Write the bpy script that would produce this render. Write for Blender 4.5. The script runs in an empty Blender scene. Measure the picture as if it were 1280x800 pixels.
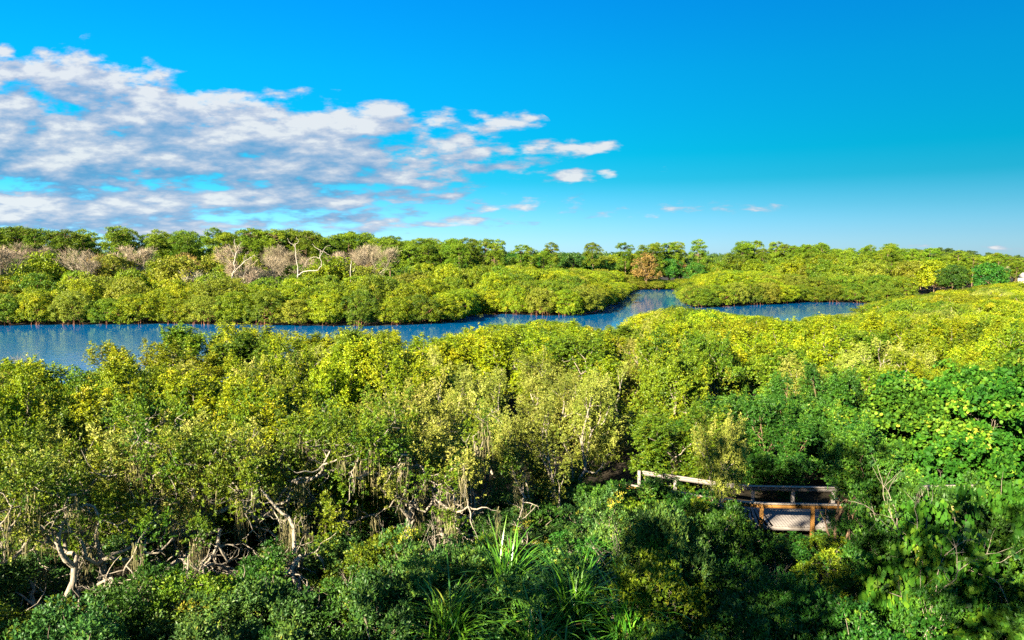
import bpy, math, random
import numpy as np
from mathutils import Vector

R_ = math.radians
C = bpy.context.scene.collection
scene = bpy.context.scene
rng = np.random.default_rng(7)
random.seed(7)

# ------------------------------------------------------------------ camera
CAM_Z = 14.0
F = 924.0                      # focal length in units of a 1280 px wide frame
PITCH = math.atan(78 / F)
cd = bpy.data.cameras.new("camera")
cd.sensor_width = 36
cd.lens = F / 1280 * 36
cd.clip_start = 0.2
cd.clip_end = 9000
cam = bpy.data.objects.new("camera", cd)
C.objects.link(cam)
cam.location = (0, 0, CAM_Z)
cam.rotation_euler = (math.pi / 2 - PITCH, 0, 0)
scene.camera = cam
SP, CP = math.sin(PITCH), math.cos(PITCH)


def slope(py):
    """height gained per metre of depth along the sight line at photo row py"""
    c = (400 - py) / F
    return (-SP + CP * c) / (CP + SP * c)


def ground_at(px, py, z=0.0):
    a, c = (px - 640) / F, (400 - py) / F
    d = np.array([a, CP + SP * c, -SP + CP * c])
    t = (z - CAM_Z) / d[2]
    return d * t + np.array([0, 0, CAM_Z])


def col_of(x, y, z=6.0):
    f = y * CP - (z - CAM_Z) * SP
    return 640 + F * x / f


def row_of(y, z):
    f = y * CP - (z - CAM_Z) * SP
    u = y * SP + (z - CAM_Z) * CP
    return 400 - F * u / f


def zmax_at(y, py):
    return CAM_Z + slope(py) * y


def curve(pts):
    xs, ys = zip(*pts)
    return lambda x: float(np.interp(x, xs, ys))


# ------------------------------------------------------------------ object helpers
def link(o):
    C.objects.link(o)
    return o


def tag(o, label=None, cat=None, group=None, kind=None):
    for k, v in (("label", label), ("category", cat), ("group", group), ("kind", kind)):
        if v:
            o[k] = v
    return o


def mesh_obj(name, verts, faces, mat, parent=None, val=None, smooth=False):
    """faces: (M,4) or (M,3) array, or list of arrays of either"""
    me = bpy.data.meshes.new(name)
    if not isinstance(faces, list):
        faces = [faces]
    faces = [np.asarray(f, dtype=np.int32) for f in faces if len(f)]
    verts = np.asarray(verts, dtype=np.float32)
    loops = np.concatenate([f.ravel() for f in faces])
    tot = np.concatenate([np.full(len(f), f.shape[1], np.int32) for f in faces])
    start = np.concatenate([[0], np.cumsum(tot)[:-1]]).astype(np.int32)
    me.vertices.add(len(verts))
    me.vertices.foreach_set("co", verts.ravel())
    me.loops.add(len(loops))
    me.loops.foreach_set("vertex_index", loops)
    me.polygons.add(len(tot))
    me.polygons.foreach_set("loop_start", start)
    me.polygons.foreach_set("loop_total", tot)
    if smooth:
        me.polygons.foreach_set("use_smooth", np.ones(len(tot), bool))
    if val is not None:
        at = me.attributes.new("tint", "FLOAT", "FACE")
        at.data.foreach_set("value", np.asarray(val, np.float32))
    me.update(calc_edges=True)
    me.materials.append(mat)
    o = bpy.data.objects.new(name, me)
    link(o)
    if parent:
        o.parent = parent
    return o


def empty(name, loc=(0, 0, 0), rz=0.0):
    o = bpy.data.objects.new(name, None)
    o.empty_display_size = 0.3
    o.location = loc
    o.rotation_euler = (0, 0, rz)
    return link(o)


def copy_tree(o, parent=None):
    c = o.copy()
    C.objects.link(c)
    c.parent = parent
    for ch in o.children:
        copy_tree(ch, c)
    return c


def norm(v):
    return v / np.maximum(np.linalg.norm(v, axis=-1, keepdims=True), 1e-9)


# ------------------------------------------------------------------ materials
def new_mat(name):
    m = bpy.data.materials.new(name)
    m.use_nodes = True
    nt = m.node_tree
    nt.nodes.clear()
    out = nt.nodes.new("ShaderNodeOutputMaterial")
    return m, nt, out


def N(nt, typ, **kw):
    n = nt.nodes.new(typ)
    for k, v in kw.items():
        if k in ("operation", "blend_type", "data_type", "noise_dimensions", "attribute_name", "clamp", "use_clamp", "feature", "distance"):
            setattr(n, k, v)
        else:
            n.inputs[k].default_value = v
    return n


def ramp(nt, stops):
    r = nt.nodes.new("ShaderNodeValToRGB")
    el = r.color_ramp.elements
    while len(el) < len(stops):
        el.new(0.5)
    for e, (p, c) in zip(el, stops):
        e.position = p
        e.color = (*c, 1)
    return r


def leaf_mat(name, stops, trans=0.2, rough=0.5, spec=0.2, objvar=0.25):
    m, nt, out = new_mat(name)
    L = nt.links.new
    at = N(nt, "ShaderNodeAttribute", attribute_name="tint")
    r = ramp(nt, stops)
    L(at.outputs["Fac"], r.inputs["Fac"])
    oi = nt.nodes.new("ShaderNodeObjectInfo")
    mr = nt.nodes.new("ShaderNodeMapRange")
    mr.inputs["To Min"].default_value = 1 - objvar
    mr.inputs["To Max"].default_value = 1 + objvar
    L(oi.outputs["Random"], mr.inputs["Value"])
    mh = nt.nodes.new("ShaderNodeMath"); mh.operation = "MULTIPLY"; mh.inputs[1].default_value = 7.31
    L(oi.outputs["Random"], mh.inputs[0])
    fr = nt.nodes.new("ShaderNodeMath"); fr.operation = "FRACT"
    L(mh.outputs[0], fr.inputs[0])
    mr2 = nt.nodes.new("ShaderNodeMapRange")
    mr2.inputs["To Min"].default_value = 0.482
    mr2.inputs["To Max"].default_value = 0.512
    L(fr.outputs[0], mr2.inputs["Value"])
    hs = nt.nodes.new("ShaderNodeHueSaturation")
    L(mr2.outputs[0], hs.inputs["Hue"])
    L(mr.outputs[0], hs.inputs["Value"])
    L(r.outputs["Color"], hs.inputs["Color"])
    p = nt.nodes.new("ShaderNodeBsdfPrincipled")
    p.inputs["Roughness"].default_value = rough
    p.inputs["Specular IOR Level"].default_value = spec
    L(hs.outputs["Color"], p.inputs["Base Color"])
    t = nt.nodes.new("ShaderNodeBsdfTranslucent")
    L(hs.outputs["Color"], t.inputs["Color"])
    mx = nt.nodes.new("ShaderNodeMixShader")
    mx.inputs[0].default_value = trans
    L(p.outputs[0], mx.inputs[1])
    L(t.outputs[0], mx.inputs[2])
    L(mx.outputs[0], out.inputs["Surface"])
    return m


def solid_mat(name, c1, c2, scale=3.0, rough=0.85, bump=0.0, stretch=(1, 1, 1), spec=0.2):
    m, nt, out = new_mat(name)
    L = nt.links.new
    tc = nt.nodes.new("ShaderNodeTexCoord")
    mp = nt.nodes.new("ShaderNodeMapping")
    mp.inputs["Scale"].default_value = stretch
    L(tc.outputs["Object"], mp.inputs["Vector"])
    nz = N(nt, "ShaderNodeTexNoise", Scale=scale, Detail=6.0, Roughness=0.65)
    L(mp.outputs[0], nz.inputs["Vector"])
    r = ramp(nt, [(0.3, c1), (0.7, c2)])
    L(nz.outputs["Fac"], r.inputs["Fac"])
    p = nt.nodes.new("ShaderNodeBsdfPrincipled")
    p.inputs["Roughness"].default_value = rough
    p.inputs["Specular IOR Level"].default_value = spec
    L(r.outputs["Color"], p.inputs["Base Color"])
    if bump:
        b = nt.nodes.new("ShaderNodeBump")
        b.inputs["Strength"].default_value = bump
        b.inputs["Distance"].default_value = 0.03
        L(nz.outputs["Fac"], b.inputs["Height"])
        L(b.outputs[0], p.inputs["Normal"])
    L(p.outputs[0], out.inputs["Surface"])
    return m


M = {}
# mangrove greens (linear base colours)
M["yellow_green"] = leaf_mat("yellow_green_leaf", [(0.0, (0.040, 0.090, 0.003)), (0.42, (0.112, 0.165, 0.003)), (0.8, (0.215, 0.255, 0.004)), (1.0, (0.31, 0.28, 0.010))])
M["mid_green"] = leaf_mat("mid_green_leaf", [(0.0, (0.025, 0.070, 0.004)), (0.5, (0.075, 0.130, 0.005)), (0.9, (0.145, 0.190, 0.006)), (1.0, (0.19, 0.19, 0.015))])
M["silver_green"] = leaf_mat("silver_green_leaf", [(0.0, (0.055, 0.095, 0.009)), (0.5, (0.165, 0.195, 0.022)), (0.9, (0.27, 0.285, 0.055)), (1.0, (0.35, 0.32, 0.09))])
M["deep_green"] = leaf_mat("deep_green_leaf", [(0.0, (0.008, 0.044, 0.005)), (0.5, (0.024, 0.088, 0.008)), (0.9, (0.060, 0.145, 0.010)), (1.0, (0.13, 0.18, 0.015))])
M["pine_green"] = leaf_mat("pine_needle", [(0.0, (0.030, 0.080, 0.005)), (0.5, (0.085, 0.145, 0.006)), (1.0, (0.15, 0.195, 0.008))], trans=0.15, spec=0.15)
M["far_green"] = leaf_mat("far_pine_needle", [(0.0, (0.020, 0.050, 0.014)), (0.5, (0.042, 0.080, 0.018)), (1.0, (0.080, 0.115, 0.020))], trans=0.15, spec=0.1)  # distance haze put into the colour as a duller, bluer green
M["rust_leaf"] = leaf_mat("rust_leaf", [(0.0, (0.08, 0.06, 0.015)), (0.5, (0.15, 0.10, 0.025)), (1.0, (0.23, 0.14, 0.035))])
M["olive_leaf"] = leaf_mat("olive_leaf", [(0.0, (0.06, 0.085, 0.006)), (0.5, (0.125, 0.155, 0.009)), (1.0, (0.21, 0.21, 0.02))])
M["twig_pink"] = leaf_mat("pinkish_twig", [(0.0, (0.12, 0.095, 0.058)), (0.5, (0.21, 0.17, 0.112)), (1.0, (0.31, 0.26, 0.18))], trans=0.05, spec=0.05, rough=0.9)
M["twig_grey"] = leaf_mat("grey_twig", [(0.0, (0.13, 0.125, 0.075)), (0.5, (0.22, 0.205, 0.135)), (1.0, (0.32, 0.30, 0.21))], trans=0.05, spec=0.05, rough=0.9)
M["moss"] = leaf_mat("grey_moss", [(0.0, (0.08, 0.08, 0.035)), (0.5, (0.15, 0.14, 0.065)), (1.0, (0.23, 0.21, 0.11))], trans=0.15, spec=0.05, rough=0.9)
M["grape_leaf"] = leaf_mat("sea_grape_leaf", [(0.0, (0.010, 0.048, 0.004)), (0.55, (0.030, 0.095, 0.006)), (0.9, (0.10, 0.18, 0.010)), (1.0, (0.26, 0.27, 0.03))], trans=0.22, rough=0.6, spec=0.12)
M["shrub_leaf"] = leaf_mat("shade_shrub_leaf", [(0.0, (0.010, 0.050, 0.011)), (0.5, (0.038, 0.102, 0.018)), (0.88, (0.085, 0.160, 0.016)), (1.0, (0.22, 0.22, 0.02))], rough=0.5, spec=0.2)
M["blade"] = leaf_mat("strap_blade", [(0.0, (0.025, 0.115, 0.010)), (0.5, (0.075, 0.24, 0.015)), (0.93, (0.16, 0.34, 0.02)), (1.0, (0.30, 0.24, 0.08))], rough=0.35, spec=0.5)
M["bright_leaf"] = leaf_mat("bright_pad_leaf", [(0.0, (0.03, 0.17, 0.012)), (1.0, (0.08, 0.28, 0.02))], rough=0.5)
M["bark_pale"] = solid_mat("pale_bark", (0.08, 0.07, 0.055), (0.31, 0.27, 0.205), 4.0, bump=0.6, stretch=(3, 3, 0.8))
M["bark_grey"] = solid_mat("grey_bark", (0.10, 0.085, 0.065), (0.27, 0.23, 0.17), 3.0, bump=0.5, stretch=(3, 3, 0.8))
M["bark_brown"] = solid_mat("brown_bark", (0.07, 0.045, 0.03), (0.19, 0.125, 0.075), 3.0, bump=0.5, stretch=(3, 3, 0.8))
M["bark_red"] = solid_mat("reddish_root_bark", (0.08, 0.035, 0.02), (0.20, 0.09, 0.05), 2.0)
M["bark_white"] = solid_mat("bleached_wood", (0.17, 0.15, 0.12), (0.34, 0.30, 0.25), 2.0)
M["wood_grey"] = solid_mat("weathered_and_shade_plank", (0.10, 0.09, 0.085), (0.22, 0.20, 0.18), 2.5, bump=0.4, stretch=(1, 9, 9))  # weathered deck grey; on the far rail and posts it stands for shade
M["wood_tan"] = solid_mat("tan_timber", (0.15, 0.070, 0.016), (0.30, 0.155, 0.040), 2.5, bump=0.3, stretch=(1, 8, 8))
M["wood_top"] = solid_mat("weathered_rail_top", (0.15, 0.125, 0.10), (0.30, 0.26, 0.21), 2.5, bump=0.3, stretch=(1, 8, 8))
M["white_paint"] = solid_mat("white_paint", (0.74, 0.74, 0.72), (0.82, 0.82, 0.80), 1.0, rough=0.6)
M["roof_grey"] = solid_mat("grey_shingle", (0.18, 0.18, 0.18), (0.28, 0.27, 0.26), 2.0)
M["window_glass"] = solid_mat("dark_window_glass", (0.03, 0.04, 0.05), (0.05, 0.06, 0.07), 1.0, rough=0.1, spec=0.6)


# ------------------------------------------------------------------ plant geometry
def frame_of(d):
    d = norm(d)
    ref = np.where(np.abs(d[:, 2:3]) > 0.9, np.array([[1.0, 0, 0]]), np.array([[0, 0, 1.0]]))
    u = norm(np.cross(d, ref))
    v = np.cross(d, u)
    return d, u, v


def rosettes(tips, dirs, tint, n, Lf, Wf, spread, g, round_leaf=False):
    """n leaves round every tip; returns verts, faces, tint per face"""
    T = len(tips)
    d, u, v = frame_of(dirs)
    ang = (np.arange(n)[None, :] * (2 * math.pi / n) + g.uniform(0, 6.28, (T, 1)) + g.normal(0, 0.35, (T, n)))[..., None]
    phi = (spread * g.uniform(0.45, 1.25, (T, n)))[..., None]
    a = np.cos(phi) * d[:, None, :] + np.sin(phi) * (np.cos(ang) * u[:, None, :] + np.sin(ang) * v[:, None, :])
    a[..., 2] -= 0.08
    a = norm(a)
    b = norm(np.cross(a, d[:, None, :] + g.normal(0, 0.35, (T, n, 3))))
    L = (Lf * g.uniform(0.55, 1.35, (T, n)))[..., None]
    W = (Wf * g.uniform(0.75, 1.2, (T, n)))[..., None] * 0.5
    p = tips[:, None, :] + g.normal(0, Lf * 0.25, (T, n, 3))
    val = np.clip(tint[:, None] + g.normal(0, 0.11, (T, n)), 0, 1)
    if round_leaf:
        nrm = np.cross(a, b)
        c = p + a * L * 0.6
        ring = []
        for k in range(6):
            t = k * math.pi / 3
            ring.append(c + (a * math.cos(t) + b * math.sin(t)) * L * 0.5 + nrm * L * 0.07 * (k % 2))
        V = np.stack(ring, axis=2).reshape(-1, 3)
        i = np.arange(T * n)[:, None] * 6
        Fq = np.concatenate([i + np.array([[0, 1, 2, 3]]), i + np.array([[0, 3, 4, 5]])])
        return V, Fq, np.concatenate([val.ravel(), val.ravel()])
    V = np.stack([p, p + a * L * 0.55 + b * W, p + a * L, p + a * L * 0.55 - b * W], axis=2).reshape(-1, 3)
    Fq = np.arange(T * n * 4).reshape(-1, 4)
    return V, Fq, val.ravel()


def clumps_to_tips(cen, rad, nper, core, g, up=0.5):
    """rosette tips over the skin of every clump; returns tips, dirs, tint"""
    K = len(cen)
    u = norm(g.normal(size=(K, nper, 3)))
    out = norm(cen - core)[:, None, :]
    flip = (np.sum(u * (out + np.array([0, 0, 0.4])), axis=-1, keepdims=True) < -0.25)
    u = np.where(flip, -u, u)
    rr = rad[:, None, None] * g.uniform(0.55, 1.08, (K, nper, 1))
    sq = np.array([1.1, 1.1, 0.85])
    tips = cen[:, None, :] + u * rr * sq
    dirs = norm(u * 0.85 + out * 0.2 + np.array([0, 0, up]) + g.normal(0, 0.22, (K, nper, 3)))
    tint = np.clip(g.normal(0.48, 0.16, (K, 1)) + g.normal(0, 0.08, (K, nper)), 0, 1)
    return tips.reshape(-1, 3), dirs.reshape(-1, 3), tint.ravel()


def plumes_to_tips(cen, out, rad, nper, g):
    """leaf tips along loose upright sprays: dense at the twig, thinning to a pointed end"""
    K = len(cen)
    ax = norm(out * 0.55 + np.array([0, 0, 0.9]) + g.normal(0, 0.28, (K, 3)))
    t = g.beta(1.3, 1.6, (K, nper, 1)) * 3.0 - 0.9
    w = np.clip(0.62 - 0.26 * t, 0.08, 1.0)
    q = g.normal(0, 1, (K, nper, 3)) * w * 0.75
    tips = cen[:, None, :] + rad[:, None, None] * (ax[:, None, :] * t + q)
    dirs = norm(ax[:, None, :] * 0.8 + q * 0.9 + g.normal(0, 0.35, (K, nper, 3)))
    tint = np.clip(g.normal(0.46, 0.17, (K, 1)) + 0.07 * t[..., 0] + g.normal(0, 0.08, (K, nper)), 0, 1)
    return tips.reshape(-1, 3), dirs.reshape(-1, 3), tint.ravel()


def tubes(paths, sides=5):
    """paths: list of (pts (n,3), radii (n,)) -> verts, quad faces"""
    V, Fq, off = [], [], 0
    for pts, rad in paths:
        pts = np.asarray(pts, float)
        rad = np.asarray(rad, float)
        n = len(pts)
        t = np.gradient(pts, axis=0)
        d, u, v = frame_of(t)
        for i in range(1, n):                                   # keep the frame from twisting
            uu = u[i - 1] - d[i] * np.dot(u[i - 1], d[i])
            u[i] = uu / max(np.linalg.norm(uu), 1e-6)
            v[i] = np.cross(d[i], u[i])
        an = np.arange(sides) * 2 * math.pi / sides
        ring = pts[:, None, :] + rad[:, None, None] * (np.cos(an)[None, :, None] * u[:, None, :] + np.sin(an)[None, :, None] * v[:, None, :])
        V.append(ring.reshape(-1, 3))
        i = np.arange(n - 1)[:, None] * sides
        k = np.arange(sides)[None, :]
        k2 = (k + 1) % sides
        f = np.stack([i + k, i + k2, i + sides + k2, i + sides + k], axis=-1).reshape(-1, 4) + off
        Fq.append(f)
        off += n * sides
    return np.concatenate(V), np.concatenate(Fq)


def wander(p, d, L, r0, r1, g, gnarl=0.25, trop=0.06, step=0.35):
    n = max(3, int(L / step))
    pts = [np.array(p, float)]
    d = np.array(d, float)
    for i in range(n):
        d = d + g.normal(0, gnarl, 3) + np.array([0, 0, trop])
        d /= np.linalg.norm(d)
        pts.append(pts[-1] + d * L / n)
    return np.array(pts), np.linspace(r0, r1, n + 1), d


def turn(d, ang, g):
    d1, u, v = frame_of(np.array([d]))
    a = g.uniform(0, 6.283)
    w = math.cos(a) * u[0] + math.sin(a) * v[0]
    return math.cos(ang) * d1[0] + math.sin(ang) * w


def branching(g, stems, depth, L, r, shrink=0.7, gnarl=0.22, trop=0.07, fork=(0.35, 0.85), kids=(2, 3), side=0.6, flat=1.0):
    paths, tips = [], []

    def rec(p, d, L, r, k):
        pts, rad, dd = wander(p, d, L, r, r * (0.66 if k else 0.2), g, gnarl, trop, step=max(0.22, L / 6))
        paths.append((pts, rad))
        if k == 0:
            tips.append((pts[-1], dd))
            if g.random() < 0.6:
                tips.append((pts[len(pts) // 2], turn(dd, 0.6, g)))
            return
        for _ in range(g.integers(kids[0], kids[1] + 1)):
            nd = turn(dd, g.uniform(*fork), g)
            nd[2] *= flat
            rec(pts[-1], nd, L * shrink * g.uniform(0.75, 1.2), r * 0.64, k - 1)
        if g.random() < side:
            j = len(pts) // 2
            rec(pts[j], turn(dd, g.uniform(0.6, 1.1), g), L * shrink * 0.8, r * 0.45, max(0, k - 2))

    for p, d, l, rr in stems:
        rec(np.array(p, float), np.array(d, float), l, rr, depth)
    return paths, np.array([t[0] for t in tips]), np.array([t[1] for t in tips])


def dome_centres(g, n, Rx, zlo, zhi, lump=0.22, inner=0.3):
    """clump centres over an uneven dome"""
    u = norm(g.normal(size=(n * 4, 3)))
    u = u[u[:, 2] > -0.75]
    keep = []
    for q in u:
        if all(np.dot(q, k) < 0.978 for k in keep):
            keep.append(q)
        if len(keep) >= n:
            break
    u = np.array(keep)
    ph = g.uniform(0, 6.28, 3)
    az = np.arctan2(u[:, 1], u[:, 0])
    f = 1 + lump * (np.sin(az * 2 + ph[0]) * 0.5 + np.sin(az * 3 + ph[1] + u[:, 2] * 2) * 0.5) + g.normal(0, lump * 0.45, len(u))
    mid = zlo + (zhi - zlo) * 0.42
    hz = np.where(u[:, 2] > 0, zhi - mid, mid - zlo)
    w = np.sqrt(np.clip(1 - np.abs(u[:, 2]) ** 2.4, 0, 1)) / np.maximum(np.linalg.norm(u[:, :2], axis=1), 1e-4)
    c = np.stack([u[:, 0] * w * Rx * f, u[:, 1] * w * Rx * f, mid + u[:, 2] * hz * (0.75 + 0.25 * f)], axis=1)
    k = int(len(c) * inner)
    core = np.array([0, 0, mid])
    ci = core + (c[g.integers(0, len(c), k)] - core) * g.uniform(0.4, 0.7, (k, 1))
    return np.concatenate([c, ci]), core


protos = {}


def make_proto(key, name, trunk, crown, trunk_mat, crown_mat, crown_name="crown", extra=None, trunk_name="trunk", sides=5):
    root = empty(name)
    if trunk:
        v, f = tubes(trunk, sides)
        mesh_obj(trunk_name, v, f, trunk_mat, root, smooth=True)
    if crown:
        V, Fq, val = crown
        mesh_obj(crown_name, V, Fq, crown_mat, root, val=val)
    if extra:
        extra(root)
    protos[key] = root
    return root


def strands(points, g, lo, hi, w, n):
    """hanging strands (moss) below each point"""
    pts = np.repeat(points, n, axis=0) + g.normal(0, 0.12, (len(points) * n, 3))
    L = g.uniform(lo, hi, len(pts))
    an = g.uniform(0, 6.28, len(pts))
    b = np.stack([np.cos(an), np.sin(an), np.zeros(len(pts))], 1) * w
    V, prev = [], pts
    rows = [pts - b * 0.5, pts + b * 0.5]
    segs = 4
    for s in range(1, segs + 1):
        prev = prev + np.stack([g.normal(0, 0.035, len(pts)), g.normal(0, 0.035, len(pts)), -L / segs], 1)
        ww = (1 - s / (segs + 0.3))
        rows += [prev - b * 0.5 * ww, prev + b * 0.5 * ww]
    V = np.stack(rows, axis=1).reshape(-1, 3)
    k = np.arange(len(pts))[:, None] * (2 * segs + 2)
    Fq = np.concatenate([k + np.array([[2 * s, 2 * s + 1, 2 * s + 3, 2 * s + 2]]) for s in range(segs)])
    return V, Fq, np.tile(np.clip(g.normal(0.5, 0.2, len(pts)), 0, 1), segs)


def twigs_only(tips, dirs, g, n, L, W, spread):
    return rosettes(tips, dirs, np.clip(g.normal(0.5, 0.2, len(tips)), 0, 1), n, L, W, spread, g)


# --- near stand: branching trees about 7.5 m tall, leaves at real size
def near_tree(key, name, seed, mat, bark, H=7.5, nper=44, nleaf=8, L=0.135, W=0.068, rad=(0.38, 0.72), low=1.5, gap=0.0):
    g = np.random.default_rng(seed)
    ns = g.integers(2, 4)
    stems = []
    for i in range(ns):
        a = i * 6.283 / ns + g.uniform(-0.5, 0.5)
        stems.append(((0.15 * math.cos(a), 0.15 * math.sin(a), -0.3), (0.45 * math.cos(a), 0.45 * math.sin(a), 1.0), g.uniform(2.0, 2.8), g.uniform(0.09, 0.14)))
    paths, tips, dirs = branching(g, stems, 3, 2.2, 0.12, shrink=0.74, gnarl=0.2, trop=0.09)
    sc = H * 0.93 / tips[:, 2].max()
    tips = tips * np.array([1, 1, sc])
    r = np.linalg.norm(tips[:, :2], axis=1)
    k = 3.0 / np.percentile(r, 92)
    tips[:, :2] *= k
    paths = [(p * np.array([k, k, sc]), q) for p, q in paths]
    sel = tips[:, 2] > low
    if gap:
        sel &= g.random(len(tips)) > gap
    cen = tips[sel]
    # lower skirts, so that a crown reaches down between its neighbours
    sk = cen[g.random(len(cen)) < 0.28] * np.array([0.95, 0.95, 1.0])
    sk[:, 2] = np.maximum(sk[:, 2] * g.uniform(0.4, 0.75, len(sk)), low)
    q = g.integers(0, len(cen), int(len(cen) * 0.15))
    core = np.array([0, 0, H * 0.45])
    inn = core + (cen[q] - core) * g.uniform(0.5, 0.85, (len(q), 1))
    cen = np.concatenate([cen, sk, inn])
    out = norm((cen - core) * np.array([1, 1, 0.5]))
    t, d, ti = plumes_to_tips(cen, out, g.uniform(*rad, len(cen)), nper, g)
    crown = rosettes(t, d, ti, nleaf, L, W, 1.1, g)
    make_proto(key, name, paths, crown, bark, mat)


for i in range(5):
    near_tree(f"near_y{i}", "black_mangrove_tree", 100 + i, M["yellow_green"], M["bark_grey"])
for i in range(3):
    near_tree(f"near_m{i}", "black_mangrove_tree", 140 + i, M["mid_green"], M["bark_grey"])
for i in range(4):
    near_tree(f"near_s{i}", "buttonwood_tree", 120 + i, M["silver_green"], M["bark_pale"], nper=42, L=0.115, W=0.05, rad=(0.36, 0.68), gap=0.08)
near_tree("high_s", "buttonwood_tree", 131, M["silver_green"], M["bark_pale"], nper=40, L=0.115, W=0.05, low=4.3)
near_tree("high_d", "pepper_tree", 171, M["deep_green"], M["bark_brown"], low=4.4, nper=50)
for i in range(3):
    near_tree(f"near_d{i}", "pepper_tree", 160 + i, M["deep_green"], M["bark_brown"], low=1.0, nper=52)  # dark leaf colour also stands in for the shade behind the boardwalk


# --- gnarled trees with pale exposed limbs and hanging moss
def gnarled(key, seed, lean, moss=True, mat="mid_green"):
    g = np.random.default_rng(seed)
    stems = [((0, 0, -0.3), (lean, g.uniform(-0.3, 0.1), 1.0), 2.6, 0.16), ((0.35, 0.15, -0.3), (-lean * 0.9, -0.2, 1.0), 2.3, 0.12)]
    paths, tips, dirs = branching(g, stems, 3, 2.3, 0.16, shrink=0.8, gnarl=0.34, trop=0.03, fork=(0.45, 1.1), side=0.9)
    sc = 6.9 / tips[:, 2].max()
    S = np.array([sc ** 0.5, sc ** 0.5, sc])
    tips = tips * S
    paths = [(p * S, q) for p, q in paths]
    # bare dead twigs among the limbs
    dead = []
    for p, q in paths[:: 2]:
        for _ in range(2):
            j = g.integers(1, len(p))
            pts, rad, _d = wander(p[j], turn(p[j] - p[j - 1], g.uniform(0.7, 1.3), g), g.uniform(0.5, 1.3), 0.028, 0.006, g, 0.3, 0.0, 0.16)
            dead.append([(pts, rad)])
            pts2, rad2, _d = wander(pts[len(pts) // 2], turn(_d, 0.8, g), 0.5, 0.015, 0.005, g, 0.3, 0.0, 0.14)
            dead[-1].append((pts2, rad2))
    sel = ((tips[:, 2] > 3.4) & (g.random(len(tips)) < 0.88)) | (g.random(len(tips)) < 0.08)
    sel &= tips[:, 2] > 2.0
    cen = tips[sel] + np.array([0, 0, 0.15])
    core = np.array([0, 0, 3.0])
    cen = np.concatenate([cen, cen[g.random(len(cen)) < 0.4] + g.normal(0, 0.45, (1, 3)) * np.array([1, 1, 0.6])])
    t, d, ti = plumes_to_tips(cen, norm((cen - core) * np.array([1, 1, 0.5])), g.uniform(0.36, 0.7, len(cen)), 46, g)
    crown = rosettes(t, d, ti, 8, 0.12, 0.055, 0.95, g)

    def extra(root):
        for dd_ in dead:
            v, f = tubes(dd_, 4)
            mesh_obj("dead_branch", v, f, M["bark_pale"], root, smooth=True)
        if moss:
            pp = np.concatenate([p[2:] for p, q in paths if p[:, 2].mean() > 2.2])
            for q in pp[g.integers(0, len(pp), 24)]:
                V, Fq, val = strands(q[None, :], g, 0.4, 1.5, 0.035, 18)
                mesh_obj("hanging_moss", V, Fq, M["moss"], root, val=val)

    make_proto(key, "gnarled_tree", paths, crown, M["bark_pale"], M[mat], extra=extra, sides=8)


gnarled("gn0", 11, 0.45)
gnarled("gn1", 12, -0.35)
gnarled("gn2", 13, 0.2, mat="silver_green")


# --- dome-shaped mangroves of the far bank (9 m tall, crown to the water)
def far_dome(key, name, seed, mat, bark, H=9.0, Rx=4.7, zlo=0.55, n=110, nper=36, nleaf=5, L=0.27, W=0.14, crad=(0.5, 1.1), roots=True, lump=0.36, limb_r=0.07):
    g = np.random.default_rng(seed)
    cen, core = dome_centres(g, n, Rx - 0.7, zlo, H - 0.8, lump)
    t, d, ti = clumps_to_tips(cen, g.uniform(*crad, len(cen)), nper, core, g)
    crown = rosettes(t, d, ti, nleaf, L, W, 1.25, g)
    paths = []
    top = np.array([0, 0, H * 0.45])
    paths.append((np.array([[0, 0, -1.2], [0.05, 0.03, H * 0.2], [0.0, -0.05, H * 0.45]]), np.array([0.2, 0.16, 0.12])))
    for k in range(12):
        c = cen[g.integers(0, len(cen))]
        a = np.array([0, 0, g.uniform(0.15, 0.45) * H])
        m = (a + c) / 2 + g.normal(0, 0.3, 3)
        paths.append((np.array([a, m, c]), np.array([limb_r * 1.5, limb_r, limb_r * 0.5])))
    if roots:
        for k in range(16):
            a = g.uniform(0, 6.28)
            rr = g.uniform(0.8, 3.4)
            e = np.array([rr * math.cos(a), rr * math.sin(a), -1.2])
            s = np.array([e[0] * 0.25, e[1] * 0.25, g.uniform(0.9, 2.0)])
            m = np.array([e[0] * 0.85, e[1] * 0.85, s[2] * 0.75])
            paths.append((np.array([s, m, e]), np.array([0.07, 0.06, 0.045])))
    make_proto(key, name, paths, crown, bark, mat)


for i in range(4):
    far_dome(f"far_y{i}", "red_mangrove_tree", 200 + i, M["yellow_green"], M["bark_red"])
for i in range(3):
    far_dome(f"far_m{i}", "red_mangrove_tree", 220 + i, M["mid_green"], M["bark_red"])
for i in range(2):
    far_dome(f"far_o{i}", "red_mangrove_tree", 240 + i, M["olive_leaf"], M["bark_red"])
# right-hand low field, same build at leaf size between near and far
for i in range(4):
    far_dome(f"field_y{i}", "white_mangrove_tree", 260 + i, M["yellow_green"], M["bark_grey"], H=7.5, Rx=4.2, zlo=1.5, n=80, nper=48, nleaf=6, L=0.18, W=0.095, crad=(0.55, 0.95), roots=False, lump=0.3)
for i in range(2):
    far_dome(f"field_m{i}", "white_mangrove_tree", 270 + i, M["mid_green"], M["bark_grey"], H=7.5, Rx=4.2, zlo=1.5, n=80, nper=48, nleaf=6, L=0.18, W=0.095, crad=(0.55, 0.95), roots=False, lump=0.3)
for i in range(2):
    far_dome(f"field_s{i}", "white_mangrove_tree", 275 + i, M["silver_green"], M["bark_grey"], H=7.5, Rx=4.2, zlo=1.5, n=76, nper=44, nleaf=6, L=0.17, W=0.085, crad=(0.5, 0.9), roots=False, lump=0.3)
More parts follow.
